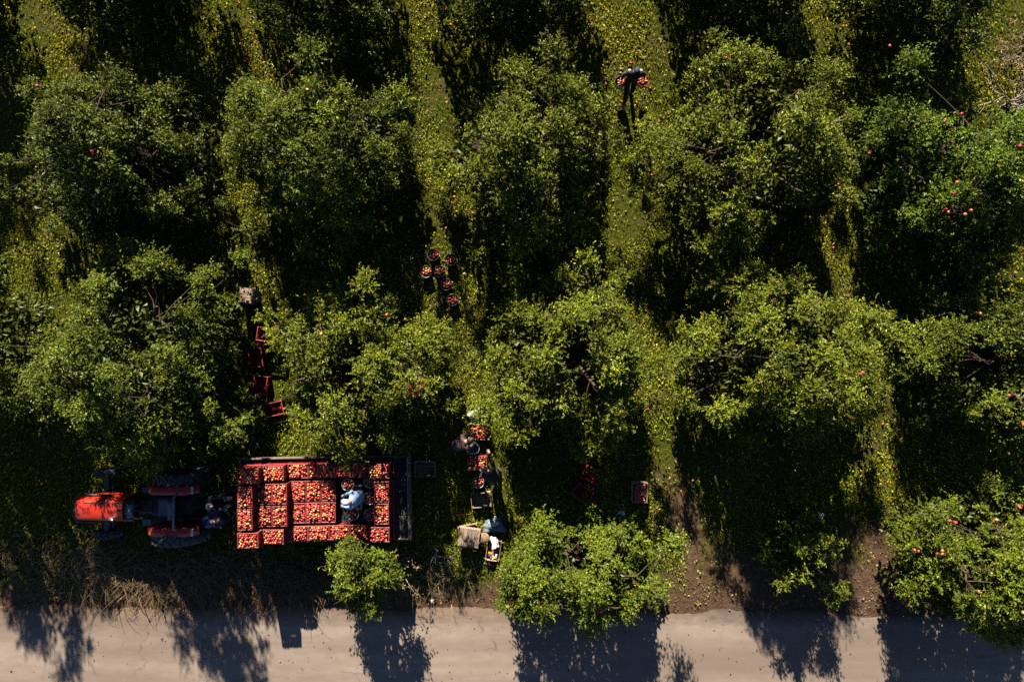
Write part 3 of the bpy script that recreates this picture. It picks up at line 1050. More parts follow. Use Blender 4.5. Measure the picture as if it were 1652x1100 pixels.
def brush(name, label, cat, px, py, n, spread, hgt, seed, material='twig', r=0.014, leaves=0):
    """leafless shrub: crooked branching stems from one base"""
    rg = np.random.default_rng(seed)
    b = P(px, py)
    root = empty(name, (b.x, b.y, 0))
    tag(root, label, cat)
    mb = MB()
    tips = []

    def grow(p, d, L, rr, depth):
        pts = [p]
        dd = Vector(d)
        for _ in range(5):
            dd = (dd + Vector(rg.normal(size=3)) * 0.26 + Vector((0, 0, -0.04 * (3 - depth)))).normalized()
            p = p + dd * (L / 5)
            p.z = max(p.z, 0.05)
            pts.append(p.copy())
        mb.tube(pts, [rr * (1 - 0.13 * i) for i in range(6)], 5, cap=False)
        tips.extend(pts[2:])
        if depth > 0:
            for _ in range(3):
                i = rg.integers(1, 6)
                nd = (dd + Vector(rg.normal(size=3)) * 0.8).normalized()
                grow(pts[i].copy(), nd, L * rg.uniform(0.4, 0.7), rr * 0.55, depth - 1)
    for k in range(n):
        a = rg.uniform(0, 6.283)
        d = Vector((math.cos(a) * spread, math.sin(a) * spread, hgt)).normalized()
        grow(Vector((rg.normal(0, .08), rg.normal(0, .08), 0)), d, math.hypot(spread, hgt) * rg.uniform(0.7, 1.1), r, 2)
    mb.build('stem', material, root)
    if leaves:
        tp = np.array([t[:] for t in tips])
        base = tp[rg.integers(0, len(tp), leaves)] + rg.normal(size=(leaves, 3)) * 0.04
        ax = unit(rg.normal(size=(leaves, 3)))
        nr = unit(rg.normal(size=(leaves, 3)) * .5 + np.array([0, 0, 1]))
        ln = rg.uniform(.05, .1, leaves)
        col = np.array([0.20, 0.13, 0.05]) * np.exp(rg.normal(0, .35, leaves))[:, None]
        cr = link('foliage', np_mesh('foliage', *leaf_arrays(base, ax, nr, ln, ln * .55, col), 'leaf'), root)
        cr['kind'] = 'stuff'
    return root


brush('dead_brush', 'tangle of bare pale branches in the upper right corner', 'shrub', 1625, 175, 10, 1.3, 2.0, 3, r=0.026)
brush('withered_bush', 'brown withered bush with curled leaves at the upper right edge', 'shrub', 1630, 110, 7, 1.0, 1.5, 8, leaves=1500, r=0.012)
brush('bare_shrub', 'thin leafless shrub between the small green tree and the stacked wooden crate', 'shrub', 695, 900, 4, 0.6, 0.6, 5, r=0.006, leaves=30)
brush('bare_sapling', 'twiggy sapling with few leaves at the right of the small bright tree', 'shrub', 655, 895, 4, 0.5, 0.8, 6, r=0.008, leaves=160)
# ------------------------------------------------------------------ the trailer
def pixel_loc(px, py, z):
    p = P(px, py, z)
    return p


BED = 0.95
TR_ROT = R(1.2)
tr = empty('trailer', (-5.18, -4.40, 0), (0, 0, TR_ROT))
tag(tr, 'flat wooden farm trailer loaded with red crates of apples, hitched to the tractor', 'trailer')
TL, TW = 4.62, 2.26
npl = 11
pw = TW / npl
pm = [MB().box((0, 0, 0), (TL, pw - 0.012, 0.035 + 0.004 * k), bev=0.006).mesh('plank', 'bed_wood') for k in range(3)]
for k in range(npl):
    o = link('plank', pm[k % 3], tr, (0, -TW / 2 + pw * (k + 0.5), BED - 0.02))
for s in (-1, 1):
    MB().box((0, s * (TW / 2 + 0.025), BED - 0.02), (TL + 0.06, 0.045, 0.19), bev=0.01).build('side_board', 'board_wood', tr)
    MB().box((0, s * 0.42, BED - 0.12), (TL - 0.1, 0.08, 0.13)).build('chassis_beam', 'steel', tr)
for k in range(6):
    MB().box((-TL / 2 + 0.2 + k * (TL - 0.4) / 5, 0, BED - 0.055), (0.07, TW - 0.06, 0.034)).build('cross_member', 'steel', tr)
tb = MB().box((TL / 2 + 0.03, 0, BED + 0.03), (0.05, TW + 0.09, 0.30), bev=0.01).build('tail_board', 'board_wood', tr)
MB().box((TL / 2 - 0.012, 0, BED + 0.166), (0.03, TW + 0.02, 0.035), bev=0.006).build('tail_rail', 'wood', tr)
MB().box((-TL / 2 - 0.03, 0, BED + 0.02), (0.05, TW + 0.09, 0.26), bev=0.01).build('front_board', 'board_wood', tr)
for s in (-1, 1):
    MB().box((TL / 2 + 0.07, s * 0.95, BED + 0.05), (0.03, 0.06, 0.30), bev=0.006).build('latch', 'steel', tr)
mb = MB()
mb.tube([(-TL / 2 + 0.1, 0.4, BED - 0.2), (-TL / 2 - 0.85, 0.05, 0.52)], 0.04, 6)
mb.tube([(-TL / 2 + 0.1, -0.4, BED - 0.2), (-TL / 2 - 0.85, -0.05, 0.52)], 0.04, 6)
mb.tube([(-TL / 2 - 0.8, 0, 0.52), (-TL / 2 - 1.15, 0, 0.50)], 0.045, 8)
mb.build('drawbar', 'steel', tr)


def wheel(parent, name, loc, rad, wid, lugs, rimmat, lug_dir=1, ag=True):
    """tyre with chevron lugs, rim and hub; axle along local y"""
    ry = Matrix.Rotation(R(90), 3, 'X')
    hw = wid / 2
    body = rad - (0.045 if ag else 0.012)
    w = MB().lathe([(rad * 0.52, -hw * 0.85), (rad * 0.72, -hw), (body * 0.94, -hw * 0.97), (body, -hw * 0.72), (body * 1.005, 0), (body, hw * 0.72), (body * 0.94, hw * 0.97), (rad * 0.72, hw), (rad * 0.52, hw * 0.85), (rad * 0.52, -hw * 0.85)], 36, rot=ry)
    o = w.build(name, 'rubber', parent, loc)
    lg = MB()
    for k in range(lugs):
        for side in (-1, 1):
            a = 2 * math.pi * (k + (0.5 if side > 0 else 0)) / lugs
            m = Matrix.Rotation(a, 3, 'Y')
            q = Matrix.Rotation(side * lug_dir * R(42 if ag else 12), 3, 'Z')
            lg.box(m @ Vector((0, side * hw * 0.46, body + 0.014)), (0.042 if ag else 0.03, hw * 1.28, 0.05 if ag else 0.02), m @ q)
    lg.build('tread', 'rubber', o)
    rm = MB().lathe([(rad * 0.54, -hw * 0.8), (rad * 0.5, -hw * 0.35), (rad * 0.2, -hw * 0.2), (rad * 0.2, hw * 0.2), (rad * 0.5, hw * 0.35), (rad * 0.54, hw * 0.8), (rad * 0.56, hw * 0.8), (rad * 0.56, -hw * 0.8)], 24, rot=ry)
    rm.lathe([(rad * 0.18, -hw * 0.9), (rad * 0.18, hw * 0.9)], 12, rot=ry)
    rm.build('rim', rimmat, o)
    return o


for wx in (-1.45, 1.45):
    for s in (-1, 1):
        wheel(tr, 'wheel', (wx, s * 0.86, 0.36), 0.36, 0.22, 22, 'fender_red', 1, False)
    MB().tube([(wx, -0.8, 0.36), (wx, 0.8, 0.36)], 0.045, 8).build('axle', 'steel', tr)
    MB().box((wx, 0, 0.60), (0.5, 0.5, 0.26)).build('spring_mount', 'steel', tr)

# ------------------------------------------------------------------ crates
CL, CW, CH = 0.565, 0.405, 0.31


def crate_proto(name, body, rim):
    """slotted plastic fruit crate: floor, four ribbed walls, rolled rim"""
    t = 0.014
    root = empty(name)
    MB().box((0, 0, 0.012), (CL - 0.03, CW - 0.03, 0.02)).build('base', body, root)

    def wall(length):
        w = MB()
        w.box((0, 0, 0.055), (length, t, 0.08))
        w.box((0, 0, 0.165), (length, t, 0.05))
        w.box((0, 0, 0.265), (length, t, 0.07))
        n = max(4, int(length / 0.085))
        for k in range(n + 1):
            x = -length / 2 + 0.014 + k * (length - 0.028) / n
            w.box((x, 0, 0.155), (0.020, t + 0.012, 0.27))
        return w
    wl = wall(CL - 0.03).mesh('wall', body)
    ws = wall(CW - 0.03 - 2 * t - 0.006).mesh('wall', body)
    for s in (-1, 1):
        link('wall', wl, root, (0, s * (CW / 2 - 0.022), 0))
        link('wall', ws, root, (s * (CL / 2 - 0.022), 0, 0), (0, 0, R(90)))
    r_ = MB()
    for s in (-1, 1):
        r_.box((0, s * (CW / 2 - 0.014), CH - 0.012), (CL, 0.028, 0.022), bev=0.007)
        r_.box((s * (CL / 2 - 0.014), 0, CH - 0.0125), (0.028, CW - 0.058, 0.021), bev=0.007)
    for sx in (-1, 1):
        for sy in (-1, 1):
            r_.box((sx * (CL / 2 - 0.016), sy * (CW / 2 - 0.016), CH / 2 - 0.012), (0.030, 0.030, CH - 0.03), bev=0.006)
    r_.build('rim', rim, root)
    return root


crate0 = crate_proto('plastic_crate', 'red_crate', 'crate_rim')
_first_crate = [True]


def place_crate(loc, rotz, label, group=None, rot=None):
    if _first_crate[0]:
        o = crate0
        _first_crate[0] = False
    else:
        o = copy_tree(crate0)
    o.location = loc
    o.rotation_euler = rot if rot else (0, 0, rotz)
    if 'group' in o: del o['group']
    return tag(o, label, 'crate', group)


crng = random.Random(4)
GC = 'red apple crates on the trailer'


def trailer_crate(x, y, layer, long_x, label, filled=True, group=GC):
    rz = TR_ROT + (0 if long_x else R(90)) + R(crng.uniform(-1.2, 1.2))
    z = BED + 0.002 + layer * (CH - 0.008)
    place_crate((x, y, z), rz, label, group)
    if filled:
        fill_box((x, y), CL - 0.035, CW - 0.035, z + CH - 0.005 + crng.uniform(-0.022, 0.012), rz, crng.uniform(0.02, 0.055))


UNDER = 'red plastic crate in the lower layers under the full apple crates'
col_names = ['first', 'second', 'third', 'fourth', 'fifth', 'sixth', 'seventh']
for row, (yc, rname) in enumerate(((-3.56, 'orchard side row'), (-5.27, 'road side row'))):
    for k in range(7):
        x = -7.03 + k * 0.572
        y = yc + (x + 5.1) * 0.021
        layers = (3, 2, 1, 1, 1, 1, 2)[k]
        for L in range(layers):
            topmost = L == layers - 1
            lab = f'full red apple crate in the {rname} of the trailer, {col_names[k]} from tractor' if topmost else UNDER
            trailer_crate(x + (0.07 if k == 6 and not topmost else 0), y, L, True, lab, topmost, GC if topmost else 'lower crates on the trailer')
for row, (yc, rname) in enumerate(((-4.115, 'inner row nearer trees'), (-4.715, 'inner row nearer road'))):
    for k, (x, layers) in enumerate(((-7.11, 3), (-6.70, 2), (-6.29, 2), (-5.87, 1), (-5.46, 1), (-5.05, 1), (-3.53, 2))):
        y = yc + (x + 5.1) * 0.021
        for L in range(layers):
            topmost = L == layers - 1
            which = f'{col_names[k]} from tractor' if k < 6 else 'last one'
            lab = f'full red apple crate set crosswise in the {rname}, {which}' if topmost else UNDER
            trailer_crate(x + (0.07 if k == 6 and not topmost else 0), y, L, False, lab, topmost, GC if topmost else 'lower crates on the trailer')


# ------------------------------------------------------------------ buckets
def bucket_proto(name, body, r=0.165, h=0.28, handle_up=False):
    root = empty(name)
    prof = [(0.0, 0.004), (r * 0.76, 0.004), (r * 0.78, 0.012), (r * 0.97, h - 0.02), (r * 1.04, h - 0.018), (r * 1.05, h - 0.004), (r * 1.0, h), (r * 0.95, h - 0.01), (r * 0.75, 0.02), (0.0, 0.02)]
    MB().lathe(prof, 26).build('body', body, root)
    hd = MB()
    pts = []
    for k in range(13):
        a = math.pi * k / 12
        if handle_up:
            pts.append((r * 1.04 * math.cos(a), 0, h - 0.03 + r * 1.1 * math.sin(a)))
        else:
            pts.append((r * 1.06 * math.cos(a), r * 1.10 * math.sin(a), h - 0.03 + 0.03 * math.sin(a)))
    hd.tube(pts, 0.0045, 5)
    hd.build('handle', 'wire', root)
    return root


BUCK = {}


def bucket(kind, loc, rotz, label, group=None, apples=0, aplabel=None, apgroup=None, level=0.0):
    body, up = {'pale': ('pale_bucket', False), 'dark': ('dark_bucket', False), 'red': ('red_bucket', True), 'blue': ('blue_bucket', False), 'pale_up': ('pale_bucket', True), 'dark_up': ('dark_bucket', True)}[kind]
    if kind not in BUCK:
        BUCK[kind] = bucket_proto('bucket', body, handle_up=up)
        o = BUCK[kind]
    else:
        o = copy_tree(BUCK[kind])
    o.location = loc
    o.rotation_euler = (0, 0, rotz)
    if 'group' in o: del o['group']
    tag(o, label, 'bucket', group)
    if apples:
        ztop = loc[2] + 0.28 + level
        spots = [(0, 0, 0.045)] + [(0.075 * math.cos(a), 0.075 * math.sin(a), 0.03) for a in np.linspace(0.3, 6.0, 6)][:6]
        spots += [(0.122 * math.cos(a), 0.122 * math.sin(a), -0.012) for a in np.linspace(0, 6.283, 10)[:-1]]
        for i, (ax, ay, az) in enumerate(spots[:apples]):
            loose_apple((loc[0] + ax + arng.uniform(-.008, .008), loc[1] + ay + arng.uniform(-.008, .008), ztop - 0.035 + az + arng.uniform(-.008, .008)), aplabel, apgroup, arng.uniform(0.9, 1.05))
        for i in range(11):       # those hidden deeper down belong to the mass
            a = i * 2.4
            rr = 0.105 * math.sqrt(i / 11)
            heap_apple((loc[0] + rr * math.cos(a), loc[1] + rr * math.sin(a), ztop - 0.095), 0.039)
    return o


GB = 'buckets of apples on the trailer floor'
for px, py, kind, lab, al in [
        (561, 782, 'pale', 'grey bucket of yellowish apples on the trailer above the person in pale blue', 'apple in the yellowish bucket above the person in pale blue'),
        (597, 777, 'pale', 'bucket of dark red apples in the upper right corner of the trailer floor', 'dark red apple in the bucket at the upper corner of the trailer floor'),
        (597, 804, 'pale', 'bucket of mixed apples against the crosswise crates, middle of three', 'apple in the middle bucket against the crosswise crates'),
        (569, 829, 'pale', 'grey bucket of apples just below the person in pale blue', 'apple in the bucket just below the person in pale blue'),
        (597, 830, 'pale', 'bucket of apples against the crosswise crates, lowest of three', 'apple in the lowest bucket against the crosswise crates')]:
    p = P(px, py, BED + 0.28)
    bucket(kind, (p.x, p.y, BED + 0.001), crng.uniform(0, 6), lab, GB, 16, al, al.replace('apple', 'apples', 1))

GW = 'buckets waiting on the grass strip'
for px, py, kind, lab, nm in [
        (727, 419, 'dark', 'dark bucket heaped with bright red apples, topmost in the lit strip', 'topmost sunlit bucket of the grass strip'),
        (709, 438, 'dark', 'bucket of reddish apples in half shade, middle of the waiting group', 'half shaded middle bucket of the waiting group'),
        (720, 459, 'dark', 'dark bucket of red and yellow apples, second of the sunlit ones', 'second sunlit bucket of the grass strip'),
        (730, 484, 'dark', 'lowest dark bucket of apples in the lit strip, casting a long shadow', 'lowest sunlit bucket of the grass strip'),
        (687, 438, 'dark', 'shaded bucket of dull red apples, leftmost of the waiting group', 'leftmost shaded bucket of the waiting group'),
        (699, 411, 'dark', 'shaded bucket of yellowish apples at the top of the waiting group', 'shaded bucket at the top of the waiting group'),
        ]:
    p = P(px, py, 0.28)
    bucket(kind, (p.x, p.y, 0.0), crng.uniform(0, 6), lab, GW, 14, f'apple in the {nm}', f'apples in the {nm}')
p = P(764, 724, 0.28)
bucket('pale', (p.x, p.y, 0.0), 2.0, 'empty grey bucket between the two pickers', None)
p = P(772, 778, 0.28)
bucket('pale_up', (p.x, p.y, 0.0), 0.2, 'bucket of yellow and red apples below the red crate of the pickers', None, 16, 'apple in the bucket below the red crate of the pickers', 'apples in the bucket below the red crate of the pickers')


# ------------------------------------------------------------------ wooden crates
def wooden_box(name, lx, ly, h, material, loc, rotz, label, group=None, nside=2, nfloor=5, floor_up=False):
    """crate of separate slats nailed to corner posts; floor_up: lies upside down"""
    root = empty(name, loc, (0, 0, rotz) if not floor_up else (R(180), 0, -rotz))
    if floor_up:
        root.location.z += h
    tag(root, label, 'crate', group)
    t = 0.012
    sw = ly / nfloor
    fm = MB().box((0, 0, 0), (lx - 2 * t - 0.004, sw - 0.012, t), bev=0.003).mesh('slat', material)
    for k in range(nfloor):
        o = link('slat', fm, root, (0, -ly / 2 + sw * (k + 0.5), t / 2))
    hs = h / nside
    ml = MB().box((0, 0, 0), (lx, t, hs - 0.02), bev=0.003).mesh('slat', material)
    ms = MB().box((0, 0, 0), (ly - 2 * t - 0.002, t, hs - 0.02), bev=0.003).mesh('slat', material)
    for k in range(nside):
        z = hs * (k + 0.5) + 0.008
        for s in (-1, 1):
            link('slat', ml, root, (0, s * (ly / 2 - t / 2), z))
            link('slat', ms, root, (s * (lx / 2 - t / 2), 0, z), (0, 0, R(90)))
    pm_ = MB().box((0, 0, h / 2 + 0.01), (0.03, 0.03, h - 0.01)).mesh('corner_post', material)
    for sx in (-1, 1):
        for sy in (-1, 1):
            link('corner_post', pm_, root, (sx * (lx / 2 - t - 0.017), sy * (ly / 2 - t - 0.017), 0))
    return root


p = P(773, 697, 0.27)
wooden_box('wooden_crate', 0.60, 0.44, 0.27, 'wood_warm', (p.x, p.y, 0), R(-2), 'wooden crate of apples the picker in the brown jacket bends over')
fill_box((p.x, p.y), 0.54, 0.38, 0.24, R(-2), 0.03, keep=lambda x, y: y > -0.16)
p = P(770, 747, CH)
place_crate((p.x, p.y, 0), R(3), 'red plastic crate of apples standing by the empty grey bucket')
fill_box((p.x, p.y), CL - 0.05, CW - 0.05, CH - 0.03, R(3), 0.03)
p = P(776, 807, 0.24)
wooden_box('wooden_crate', 0.58, 0.42, 0.24, 'wood', (p.x, p.y, 0), R(5), 'nearly empty wooden crate with a few apples in one corner', nfloor=6)
for k in range(7):
    q = Matrix.Rotation(R(5), 3, 'Z') @ Vector((0.10 + 0.075 * (k % 3) , 0.13 - 0.08 * (k // 3), 0))
    loose_apple((p.x + q.x, p.y + q.y, 0.058), 'apple left in the corner of the nearly empty wooden crate', 'apples in the nearly empty wooden crate', 1.0)
p = P(756, 868, 0.42)
wooden_box('wooden_crate', 0.58, 0.62, 0.20, 'wood', (p.x, p.y, 0.0), R(10), 'lower weathered wooden crate of the pair beside the grey cloth', nfloor=5)
wooden_box('wooden_crate', 0.54, 0.60, 0.20, 'wood', (p.x + .01, p.y, 0.212), R(98), 'upturned weathered wooden crate on top of another, slats with wide gaps', nfloor=5, floor_up=True)
p = P(796, 888, 0.26)
wooden_box('wooden_crate', 0.40, 0.60, 0.26, 'wood_warm', (p.x, p.y, 0), R(-8), 'narrow wooden crate holding white paper and bright food packets')
cr_p = p
p = P(685, 757, 0.27)
wooden_box('wooden_crate', 0.60, 0.44, 0.27, 'wood', (p.x, p.y, 0), R(0), 'empty grey wooden crate in shade behind the trailer tail board', nfloor=4)
p = P(393, 476, 0.62)
wooden_box('wooden_crate', 0.52, 0.42, 0.30, 'wood', (p.x, p.y, 0), R(8), 'lower grey wooden crate under the upturned one in the lit strip', nfloor=4)
wooden_box('wooden_crate', 0.50, 0.42, 0.30, 'wood', (p.x, p.y, 0.312), R(8), 'upturned grey wooden crate in the lit strip above the empty red crates', nfloor=3, floor_up=True)
p = P(1033, 795, 0.30)
wooden_box('wooden_crate', 0.44, 0.58, 0.30, 'wood', (p.x, p.y, 0), R(-2), 'wooden crate of red and yellow apples alone at the edge of the shade', nside=3)
fill_box((p.x, p.y), 0.38, 0.52, 0.30, R(-2), 0.02)

# empty red crates around the tree above the trailer
for px, py, z, rz, lab in [
        (428, 549, 0.31, R(75), 'empty red crate beneath the upturned wooden crate, uppermost of the red ones'),
        (412, 577, 0.31, R(95), 'empty red crate half hidden under the left side of the tree above the trailer'),
        (419, 622, 0.31, R(82), 'empty red crate third down, leaning among the leaves above the trailer'),
        (441, 660, 0.31, R(12), 'empty red crate lowest down, lying open just above the trailer')]:
    p = P(px, py, z)
    place_crate((p.x, p.y, 0.0), rz, lab, 'empty red crates under the tree')
p = P(430, 540, 0.6)
place_crate((p.x, p.y, 0.312), R(-8), 'empty red crate stacked crooked on the uppermost red one', 'empty red crates under the tree')
p = P(956, 767, 0.31)
place_crate((p.x, p.y, 0.0), R(-28), 'empty dark red crate in deep shade, upper of the dark pair')
p = P(940, 796, 0.31)
place_crate((p.x, p.y, 0.0), R(-38), 'red crate in deep shade holding a few apples, lower of the dark pair')
for k in range(5):
    loose_apple((p.x + 0.10 + 0.06 * math.cos(k * 1.3), p.y - 0.09 + 0.06 * math.sin(k * 1.3), 0.063 + 0.035 * (k % 2)), 'apple in the dark red crate in deep shade', 'apples in the dark red crate in shade')


# ------------------------------------------------------------------ sacks, cloths, packets
def crumpled(name, label, cat, px, py, z, lx, ly, h, material, seed, rotz=0.0, flat=False):
    """crumpled cloth, sack or paper with folds and thickness"""
    rg = np.random.default_rng(seed)
    n = 14
    mb = MB()
    us = np.linspace(-1, 1, n)
    U, V = np.meshgrid(us, us)
    ridge = np.abs(np.sin(U * 3.1 + rg.uniform(0, 6) + 1.3 * np.sin(V * 2.2 + rg.uniform(0, 6)))) * 0.5 + np.abs(np.sin(V * 4.3 + rg.uniform(0, 6) + U)) * 0.3
    dome = (1 - np.abs(U) ** 2.5) * (1 - np.abs(V) ** 2.5)
    Z = h * (0.55 * dome + 0.45 * ridge * (0.35 + dome)) if not flat else h * ridge * 0.5
    wob = 1 + 0.14 * np.sin(np.arctan2(V, U) * 3 + rg.uniform(0, 6)) + 0.08 * np.sin(np.arctan2(V, U) * 7)
    X, Y = U * lx / 2 * wob, V * ly / 2 * wob
    top = [(X[j, i], Y[j, i], Z[j, i] + 0.008) for j in range(n) for i in range(n)]
    bot = [(X[j, i], Y[j, i], max(0, Z[j, i] - 0.004) if flat else 0.0) for j in range(n) for i in range(n)]
    fs = []
    N2 = n * n
    for j in range(n - 1):
        for i in range(n - 1):
            a = j * n + i
            fs.append((a, a + 1, a + n + 1, a + n))
            fs.append((N2 + a, N2 + a + n, N2 + a + n + 1, N2 + a + 1))
    for k in range(n - 1):
        for a, b in ((k, k + 1), ((n - 1) * n + k + 1, (n - 1) * n + k), ((k + 1) * n, k * n), (k * n + n - 1, (k + 1) * n + n - 1)):
            fs.append((b, a, a + N2, b + N2))
    mb.add(top + bot, fs, True)
    p = P(px, py, z)
    o = mb.build(name, material, None, (p.x, p.y, z), (0, 0, rotz))
    return tag(o, label, cat)


crumpled('sack', 'crumpled pale blue plastic sack above the wooden crate of the pickers', 'sack', 766, 669, 0.01, 0.42, 0.32, 0.34, 'sack', 1, R(20))
crumpled('sack', 'smaller pale blue plastic sack under leaves right of the bigger one', 'sack', 785, 668, 0.01, 0.24, 0.26, 0.28, 'sack', 2, R(-10))
crumpled('grey_cloth', 'blue grey jacket lying in a heap above the crate of packets', 'jacket', 796, 847, 0.01, 0.58, 0.42, 0.24, 'grey_cloth', 3, R(8))
crumpled('paper_sheet', 'white sheet of paper lying on the blue grey jacket', 'paper', 797, 845, 0.25, 0.28, 0.11, 0.02, 'white_paper', 4, R(6), True)
crumpled('paper_sheet', 'white wrapping paper standing out of the narrow wooden crate', 'paper', 798, 875, 0.24, 0.20, 0.34, 0.04, 'white_paper', 5, R(12), True)
crumpled('plastic_bag', 'pale blue plastic bag at the top edge of the full tree by the road', 'bag', 1000, 829, 0.01, 0.26, 0.20, 0.16, 'sack', 6)
crumpled('plastic_scrap', 'bit of pale blue plastic on the shaded ground above the bare earth', 'plastic scrap', 1325, 831, 0.01, 0.14, 0.16, 0.06, 'sack', 7)
crumpled('plastic_scrap', 'small pale plastic scrap at the road edge left of the full tree', 'plastic scrap', 698, 969, 0.05, 0.10, 0.10, 0.04, 'white_paper', 8)
st = MB()
st.lathe([(0, 0.0), (0.14, 0.0), (0.15, 0.03), (0.15, 0.30), (0.14, 0.33), (0, 0.335)], 18)
p = P(781, 868, 0.33)
so = empty('wooden_stool', (p.x, p.y, 0))
tag(so, 'small round brown stool between the weathered crates and the packets', 'stool')
MB().lathe([(0, 0.0), (0.15, 0.0), (0.16, 0.012), (0.15, 0.03), (0, 0.032)], 18).build('seat', 'cardboard', so, (0, 0, 0.30))
for a in (0.5, 2.6, 4.7):
    MB().tube([(0.13 * math.cos(a), 0.13 * math.sin(a), 0.0), (0.09 * math.cos(a), 0.09 * math.sin(a), 0.30)], 0.014, 6).build('leg', 'cardboard', so)
for i, (ox, oy, m_, lab, cat) in enumerate([
        (-0.09, -0.10, 'orange_pack', 'orange packet in the narrow wooden crate, uppermost', 'packet'),
        (-0.09, -0.165, 'blue_pack', 'deep blue packet in the narrow wooden crate, at its left side', 'packet'),
        (-0.02, -0.20, 'orange_pack', 'orange packet in the narrow wooden crate, between blue and yellow ones', 'packet'),
        (0.015, -0.235, 'yellow_pack', 'yellow packet in the narrow wooden crate, lowest', 'packet'),
        (-0.05, -0.235, 'blue_pack', 'deep blue packet in the narrow wooden crate, at its lower end', 'packet'),
        (0.09, -0.17, 'pale_pack', 'pale packet in the narrow wooden crate, at its right side', 'packet')]):
    q = Matrix.Rotation(R(-8), 3, 'Z') @ Vector((ox, oy, 0))
    o = MB().box((0, 0, 0.045), (0.11, 0.05, 0.09), bev=0.015).box((0.0, 0, 0.096), (0.10, 0.006, 0.012)).build('packet', m_, None, (cr_p.x + q.x, cr_p.y + q.y, 0.115 + 0.006 * i), (0.2, 0.1, R(-35) + i * 0.4))
    tag(o, lab, cat)
# a crate liner lifts the packets and paper
o = MB().box((0, 0, 0.05), (0.33, 0.52, 0.10), bev=0.01).build('cardboard_box', 'cardboard', None, (cr_p.x, cr_p.y, 0.013), (0, 0, R(-8)))
tag(o, 'brown cardboard box inside the narrow wooden crate under the packets', 'box')
p = P(790, 911, 0.04)
o = MB().tube([(-0.17, 0.05, 0.02), (0.0, 0.0, 0.03), (0.18, -0.05, 0.02)], [0.016, 0.014, 0.012], 6).build('stick', 'wood', None, (p.x, p.y, 0))
tag(o, 'short pale stick on the ground below the narrow wooden crate', 'stick')

# fallen apples
GF = 'fallen apples on the orchard ground'
FL = 'fallen apple lying on the grass under the trees'
frng = random.Random(12)
strips = [(70, 0, 120, 420, 6), (395, 20, 435, 470, 9), (690, 10, 750, 470, 16), (1000, 20, 1075, 470, 20), (1340, 20, 1390, 430, 12), (1085, 660, 1110, 830, 6), (1420, 680, 1470, 850, 7), (900, 700, 1080, 820, 4), (650, 760, 740, 860, 3), (1500, 420, 1640, 760, 5)]
for x0, y0, x1, y1, n in strips:
    for k in range(n):
        t = frng.random()
        px = x0 + (x1 - x0) * t + frng.gauss(0, 22)
        py = y0 + (y1 - y0) * t + frng.gauss(0, 10)
        p = P(px, py)
        loose_apple((p.x, p.y, float(ground_z(p.x, p.y)) + 0.045 + frng.uniform(0, .03)), FL, GF, frng.uniform(0.9, 1.1))

# ------------------------------------------------------------------ the tractor
TY = -4.64
tk = empty('tractor', (-9.33, TY, 0))
tag(tk, 'red open farm tractor with blue grey seat, parked ahead of the trailer', 'tractor')
# hood: lofted sections along x (nose at -x)
secs = [(-2.79, 0.20, 1.02, 0.70), (-2.74, 0.29, 1.22, 0.66), (-2.62, 0.325, 1.31, 0.64), (-2.3, 0.335, 1.35, 0.64), (-1.75, 0.34, 1.38, 0.64), (-1.30, 0.34, 1.40, 0.64)]
mb = MB()
ring = 13
for x, hw, zt, zb in secs:
    for k in range(ring):
        t = k / (ring - 1)
        a = math.pi * (1 - t)
        ex = 0.42
        cx = math.copysign(abs(math.cos(a)) ** ex, math.cos(a)) * hw
        zz = zb + (zt - zb) * (abs(math.sin(a)) ** 0.38)
        mb.v.append((x, cx, zz))
for i in range(len(secs) - 1):
    for k in range(ring - 1):
        a = i * ring + k
        mb.f.append((a, a + 1, a + ring + 1, a + ring))
        mb.sm.append(True)
mb.f.append(tuple(range(ring)));  mb.sm.append(False)
mb.f.append(tuple((len(secs) - 1) * ring + k for k in range(ring - 1, -1, -1))); mb.sm.append(False)
hood = mb.build('hood', 'tractor_red', tk)
for yy in (-0.215, 0.215):
    MB().box((-1.87, yy, 1.362), (1.10, 0.007, 0.014), Matrix.Rotation(R(-3.0), 3, 'Y')).build('panel_seam', 'black_paint', hood)
for k in range(5):
    MB().box((-2.42 + k * 0.045, 0, 1.338 + 0.004 * k), (0.014, 0.16, 0.012)).build('vent', 'black_paint', hood)
MB().lathe([(0, 0), (0.035, 0), (0.035, 0.035), (0.025, 0.045), (0, 0.045)], 12).build('filler_cap', 'black_paint', hood, (-1.40, 0.03, 1.40))
mb = MB().tube([(-1.52, -0.17, 1.30), (-1.52, -0.17, 1.60)], 0.032, 10).tube([(-1.52, -0.17, 1.58), (-1.40, -0.17, 1.68)], [0.03, 0.026], 10)
mb.build('exhaust', 'chrome', tk)
MB().lathe([(0, 0), (0.022, 0), (0.02, 0.02), (0, 0.02)], 10).build('badge', 'chrome', hood, (-2.70, 0.0, 1.255), (0, R(-25), 0))
